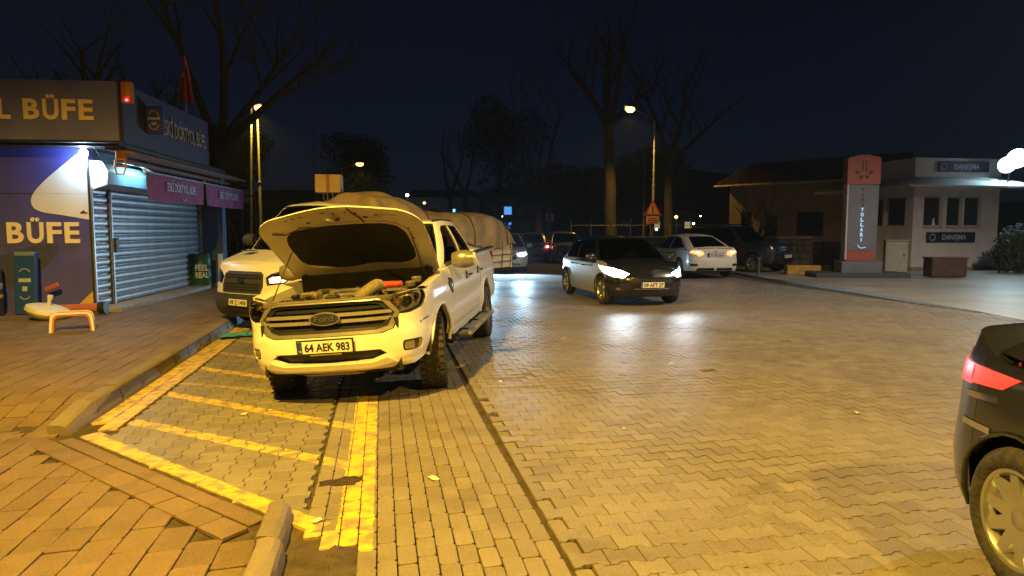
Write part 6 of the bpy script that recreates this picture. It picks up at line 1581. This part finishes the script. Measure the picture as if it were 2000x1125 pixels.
# ================================================================== TREES
M_BARK = mat('grey_bark', (.1, .078, .058), .9, noise=.3, nscale=8, bump=.8, bscale=14)
M_TWIG = mat('twig_bark', (.1, .085, .07), .9, noise=.2)
def bare_tree(label, base, H, r0, limbs, seed, lean=(0, 0), levels=3, fork=.45, spread=.6, twig=True):
    r = random.Random(seed); t = thing('bare_tree', label, 'tree', (base[0], base[1], -.06), 0, 'bare trees')
    n = 8; tr = [(lean[0] * (i / n) ** 1.5 + r.uniform(-.05, .05) * (i > 0), lean[1] * (i / n) ** 1.5 + r.uniform(-.05, .05) * (i > 0), H * fork * i / n) for i in range(n + 1)]
    MB().tube(tr, [r0 * (1.35 if i == 0 else 1) * (1 - .3 * i / n) for i in range(n + 1)], 10).build('trunk', M_BARK, t)
    cb_ = MB()
    def grow(p, d, L, rad, lv):
        pts = [p]; q = Vector(p); dd = Vector(d).normalized(); k = 5
        for i in range(k):
            dd = (dd + Vector((r.uniform(-.16, .16), r.uniform(-.16, .16), r.uniform(-.04, .14)))).normalized(); q = q + dd * (L / k); pts.append(tuple(q))
            if lv > 0 and i >= 1:
                for _ in range(r.choice((0, 1, 1, 2)) if lv > 1 else r.choice((1, 2, 2))):
                    sd_ = Vector((r.uniform(-1, 1), r.uniform(-1, 1), r.uniform(-.1, .8))).normalized()
                    grow(tuple(q), dd * .7 + sd_ * .8, L * r.uniform(.35, .6), rad * (1 - .13 * i) * .5, lv - 1)
        cb_.tube(pts, [rad * (1 - .75 * i / k) + .004 for i in range(k + 1)], 6 if lv > 1 else 4, caps=False)
    for d, L in limbs: grow(tr[-1], d, L, r0 * .55, levels)
    cb_.build('crown', M_TWIG, t)
    return t
bare_tree('big bare tree rising behind the far end of the kiosk', (-9.9, 23.5), 9.5, .30, [((.12, 0, 1), 6.5), ((-.45, .1, .9), 6), ((.75, -.1, .75), 4.6), ((-.8, .1, .45), 3.2), ((.5, .3, .95), 4.5)], 11, (-.1, 0), 3, .45)
bare_tree('bare pollarded tree whose twigs stand up behind the kiosk roof', (-13.2, 21.5), 7.5, .24, [((-.5, 0, 1), 2.6), ((-.2, 0, 1), 2.7), ((.2, .1, 1), 3.2), ((.35, -.1, 1), 3.3), ((-.8, 0, .8), 2.4)], 12, (0, 0), 1, .5)
bare_tree('tall bare tree with thick pale trunk behind the lit street lamp', (6.5, 45), 15, .42, [((.1, 0, 1), 6), ((.5, 0, .9), 6), ((-.55, .1, .9), 5), ((.9, 0, .5), 5), ((-.2, .2, 1), 5.5)], 13, (-.3, 0), 3, .56)
bare_tree('slim forked bare tree beyond the square D sign', (1.9, 50), 9, .28, [((-.35, 0, 1), 6), ((.35, 0, 1), 6.5), ((.1, .2, 1), 4)], 14, (0, 0), 3, .42)
bare_tree('dim bare tree standing right of the unlit lamp', (10.4, 46), 12, .34, [((.2, 0, 1), 6), ((-.4, 0, 1), 5.5), ((.7, 0, .7), 5)], 15, (0, 0), 3, .5)
bare_tree('slim dark tree among pale bushes behind the pickup roof', (-5.4, 60), 9, .3, [((-.3, 0, 1), 5), ((.3, 0, 1), 5)], 16, (0, 0), 2, .5)
bare_tree('second dark tree among the bushes behind the tarpaulin', (-4.2, 62), 9, .3, [((-.3, 0, 1), 5), ((.4, 0, 1), 5)], 17, (0, 0), 2, .5)
bare_tree('small bare shrubby tree in front of the low beige building', (10.7, 29.9), 3.2, .09, [((-.6, 0, .9), 1.7), ((.5, 0, 1), 1.8), ((.1, 0, 1), 1.9), ((-.2, .2, 1), 1.6), ((.9, 0, .6), 1.5)], 18, (0, 0), 2, .38)
def leafy(t, name, blobs, n, size, m, seed):
    r = random.Random(seed); b = MB()
    vol = [a[3] * a[4] * a[5] for a in blobs]; sv = sum(vol)
    for bl, v in zip(blobs, vol):
        for _ in range(int(n * v / sv)):
            while True:
                p = Vector((r.uniform(-1, 1), r.uniform(-1, 1), r.uniform(-1, 1)))
                if .35 < p.length < 1: break
            c = Vector((bl[0] + p.x * bl[3], bl[1] + p.y * bl[4], bl[2] + p.z * bl[5]))
            a = Vector((r.uniform(-1, 1), r.uniform(-1, 1), r.uniform(-1, 1))).normalized(); e = a.orthogonal().normalized(); s_ = size * r.uniform(.6, 1.3)
            b.v += [c - a * s_, c + e * s_ * .5, c + a * s_, c - e * s_ * .5]; k = len(b.v) - 4; b.f.append((k, k + 1, k + 2, k + 3))
    return b.build(name, m, t, 0, fix=False)
M_PINE = mat('evergreen_needles', (.03, .045, .028), .7, noise=.3)
for lab, x, y, H, w_, sd_ in (('tall dark evergreen behind the blue lit facade', -1.5, 78, 17, 7, 2), ('dark evergreen between the two far lamps', -18, 80, 13, 6, 3), ('dark round tree far behind the kiosk lamp', -26, 60, 11, 6, 4), ('low dark tree beyond the mesh fence', 8, 75, 9, 6, 5), ('dark tree far behind the warning triangle', 17, 85, 12, 7, 6)):
    t = thing('evergreen_tree', lab, 'tree', (x, y, -.06), 0, 'dark trees in the distance')
    MB().tube([(0, 0, 0), (.1, 0, H * .35), (0, .1, H * .8)], [.35, .28, .08], 8).build('trunk', M_BARK, t)
    r = random.Random(sd_); bl = [(r.uniform(-.5, .5) * w_, r.uniform(-.4, .4) * w_, H * r.uniform(.4, .88), w_ * r.uniform(.3, .5), w_ * r.uniform(.3, .5), H * r.uniform(.1, .17)) for _ in range(11)]
    leafy(t, 'crown', bl, 5200, .2, M_PINE, sd_)
for lab, x, y, w_, h_, sd_, n in (('pale bushes lit cool behind the pickup roof', -6.2, 58, 3.4, 2.8, 21, 3000), ('dim bush beyond the flatbed tail', -1.5, 60, 3.0, 2.2, 22, 2200), ('low dark bush behind the kiosk end pillar', -10.2, 26, 1.8, 1.3, 23, 1800)):
    t = thing('bush', lab, 'bush', (x, y, -.06)); MB().tube([(0, 0, 0), (.1, 0, h_ * .6)], [.08, .03], 6).build('stem', M_BARK, t)
    r = random.Random(sd_); bl = [(r.uniform(-.6, .6) * w_, r.uniform(-.3, .3) * w_, h_ * r.uniform(.4, .8), w_ * .45, w_ * .4, h_ * .32) for _ in range(6)]
    leafy(t, 'crown', bl, n, .13, mat('bush_leaf', (.07, .09, .06), .6, noise=.3), sd_)
leafy(hg, 'foliage', [(0, 0, .9, 1.0, .5, .95), (.9, .2, 1.0, .8, .5, 1.0), (-.6, 0, .7, .5, .4, .7)], 5000, .07, M_LEAFD, 31)
MB().box((.2, 0, .8), (2.0, .5, 1.4), bev=.2).build('stems', M_LEAFD, hg)
# ================================================================== FAR TOWN
M_FARW = mat('far_wall', (.2, .2, .22), .8, noise=.2, nscale=.4); M_FARG = mat('far_glass', (.02, .02, .03), .2)
M_BLUEL = emis('blue_lit_pane', (.12, .42, 1), .9); M_CYL = emis('cyan_lit_sign', (.45, .85, 1), 3.0); M_WARML = emis('warm_pane', (1, .65, .3), .35)
def far_block(label, x, y, w_, h_, nx, nz, lit, seed, roof=0):
    t = thing('far_building', label, 'building', (x, y, -.06), 0, 'buildings of the far town'); r = random.Random(seed)
    MB().box((0, 2, h_ / 2), (w_, 4, h_)).build('wall', M_FARW, t)
    rr_ = MB(); rr_.v = [(-w_ / 2 - .4, -.4, h_), (w_ / 2 + .4, -.4, h_), (w_ / 2 + .4, 4.4, h_), (-w_ / 2 - .4, 4.4, h_), (-w_ / 2 + .6, 2, h_ + 1.1), (w_ / 2 - .6, 2, h_ + 1.1)]; rr_.f = [(0, 1, 5, 4), (1, 2, 5), (2, 3, 4, 5), (3, 0, 4), (3, 2, 1, 0)]
    rr_.build('roof', M_TILE, t, 0)
    for i in range(nx):
        for j in range(nz):
            xx = -w_ / 2 + w_ * (i + .5) / nx; zz = 1.4 + (h_ - 1.6) * (j + .3) / nz; k = r.random()
            wd_ = MB().box((xx, -.03, zz), (w_ / nx * .5, .08, 1.1)).build('window', M_BFR, t)
            MB().box((xx, -.08, zz), (w_ / nx * .42, .02, .98)).build('pane', (lit if k < .16 else M_FARG), wd_)
far_block('far house with blue lit windows beyond the forked tree', .6, 88, 9, 5.6, 4, 2, M_BLUEL, 2)
far_block('far house behind the pale bushes', -9.5, 95, 10, 6, 4, 2, M_BLUEL, 5)
far_block('low far house beyond the warning triangle', 22, 105, 12, 4.5, 5, 1, M_WARML, 8)
far_block('far house seen between kiosk lamp and flagpoles', -30, 95, 12, 6, 4, 2, M_WARML, 9)
cs = thing('lit_pylon', 'tall narrow cyan lit pylon far beyond the warning triangle', 'lit sign', (18.35, 80, 0)); MB().box((0, 0, 3.05), (.32, .3, 1.3), bev=.03).build('light_box', M_CYL, cs); MB().tube([(0, 0, 0), (0, 0, 2.4)], .08, 6).build('post', M_POLE, cs)
cs = thing('lit_pylon', 'blue lit pylon glowing among the bushes behind the pickup', 'lit sign', (-7.55, 90, 0)); MB().box((0, 0, 3.2), (.3, .3, 2.0), bev=.03).build('light_box', emis('blue_lit_sign', (.15, .5, 1), 2.6), cs); MB().tube([(0, 0, 0), (0, 0, 2.2)], .08, 6).build('post', M_POLE, cs)
for lab, px, py, Y, m_, r_ in (('tiny white lamp left of the far bushes', 797, 382, 90, M_LEDW, .2), ('tiny warm lamp below the tiny white lamp', 830, 397, 90, M_SODN, .2), ('tiny warm lamp beside the cyan pylon', 1319, 424, 82, M_SODN, .22), ('tiny white lamp right of the cyan pylon', 1353, 437, 82, M_LEDW, .13), ('tiny white lamp above the white saloon', 1366, 422, 95, M_LEDW, .1), ('tiny cold lamp low behind the warning triangle', 1281, 448, 78, M_LEDS, .16), ('faint lamp right of the flatbed tarpaulin', 980, 423, 80, M_LEDS, .14)):
    x = (px - 1000) / 1340 * Y; z = 1.63 + (447 - py) / 1340 * Y; t = thing('far_lamp', lab, 'lamp', (x, Y, 0), 0, 'lamps of the far town')
    MB().tube([(0, 0, 0), (0, 0, z - .1)], .06, 5).build('post', M_POLE, t); MB().lathe([(0, .9 * r_), (.7 * r_, .6 * r_), (r_, 0), (.7 * r_, -.6 * r_), (0, -.9 * r_)], 10, frame((0, 0, z))).build('globe', m_, t)
hl_ = MB(); N = 60
for i in range(N + 1):
    a = -1.3 + 2.6 * i / N; R_ = 260; hh = 12 + 10 * math.sin(a * 3 + 1) + 6 * math.sin(a * 9)
    hl_.v += [(R_ * math.sin(a), R_ * math.cos(a), -3), (R_ * math.sin(a) * 1.02, R_ * math.cos(a) * 1.02, hh * .6), (R_ * 1.15 * math.sin(a), R_ * 1.15 * math.cos(a), hh)]
for i in range(N):
    for j in range(2): hl_.f.append((i * 3 + j, i * 3 + 3 + j, i * 3 + 4 + j, i * 3 + 1 + j))
struct(hl_.build('hills', mat('dark_hill', (.03, .035, .03), .9, noise=.3, nscale=.05)), 'low dark hills closing the view')
# scraps of litter on the paving
rl = random.Random(77)
for i in range(9):
    s_, t_ = [(1.9, 5.2), (-1.3, 6.6), (.3, 4.4), (3.4, 7.7), (2.6, 9.8), (-.4, 3.95), (5.2, 11.5), (1.2, 7.1), (4.1, 5.3)][i]; x, y = W(s_, t_)
    sc_ = thing('litter_scrap', 'small pale scrap of litter lying on the block paving', 'litter', (x, y, gz(s_) + .002), rl.uniform(0, 6), 'scraps of litter')
    k_ = rl.uniform(.018, .04)
    MB().grid(lambda a, c: ((a - .5) * 2 * k_ + rl.uniform(-.006, .006), (c - .5) * k_ * 1.3 + rl.uniform(-.005, .005), .003 + rl.uniform(0, .012)), 3, 3).build('scrap', mat('paper_scrap', (.6, .56, .48), .7), sc_, 0)

# ================================================================== NIGHT HAZE
hz = MB().box((0, 180, 19), (900, 460, 40.4)).build('haze', None, None, 0)
hm = bpy.data.materials.new('night_haze'); hm.use_nodes = True; nt = hm.node_tree; nt.nodes.remove(nt.nodes['Principled BSDF'])
pv = nt.nodes.new('ShaderNodeVolumePrincipled'); pv.inputs['Density'].default_value = .0005; pv.inputs['Color'].default_value = (.55, .72, 1, 1); pv.inputs['Anisotropy'].default_value = .35
nt.links.new(pv.outputs[0], nt.nodes['Material Output'].inputs['Volume'])
hz.data.materials.append(hm); hz['kind'] = 'stuff'; hz['label'] = 'thin cold night haze'
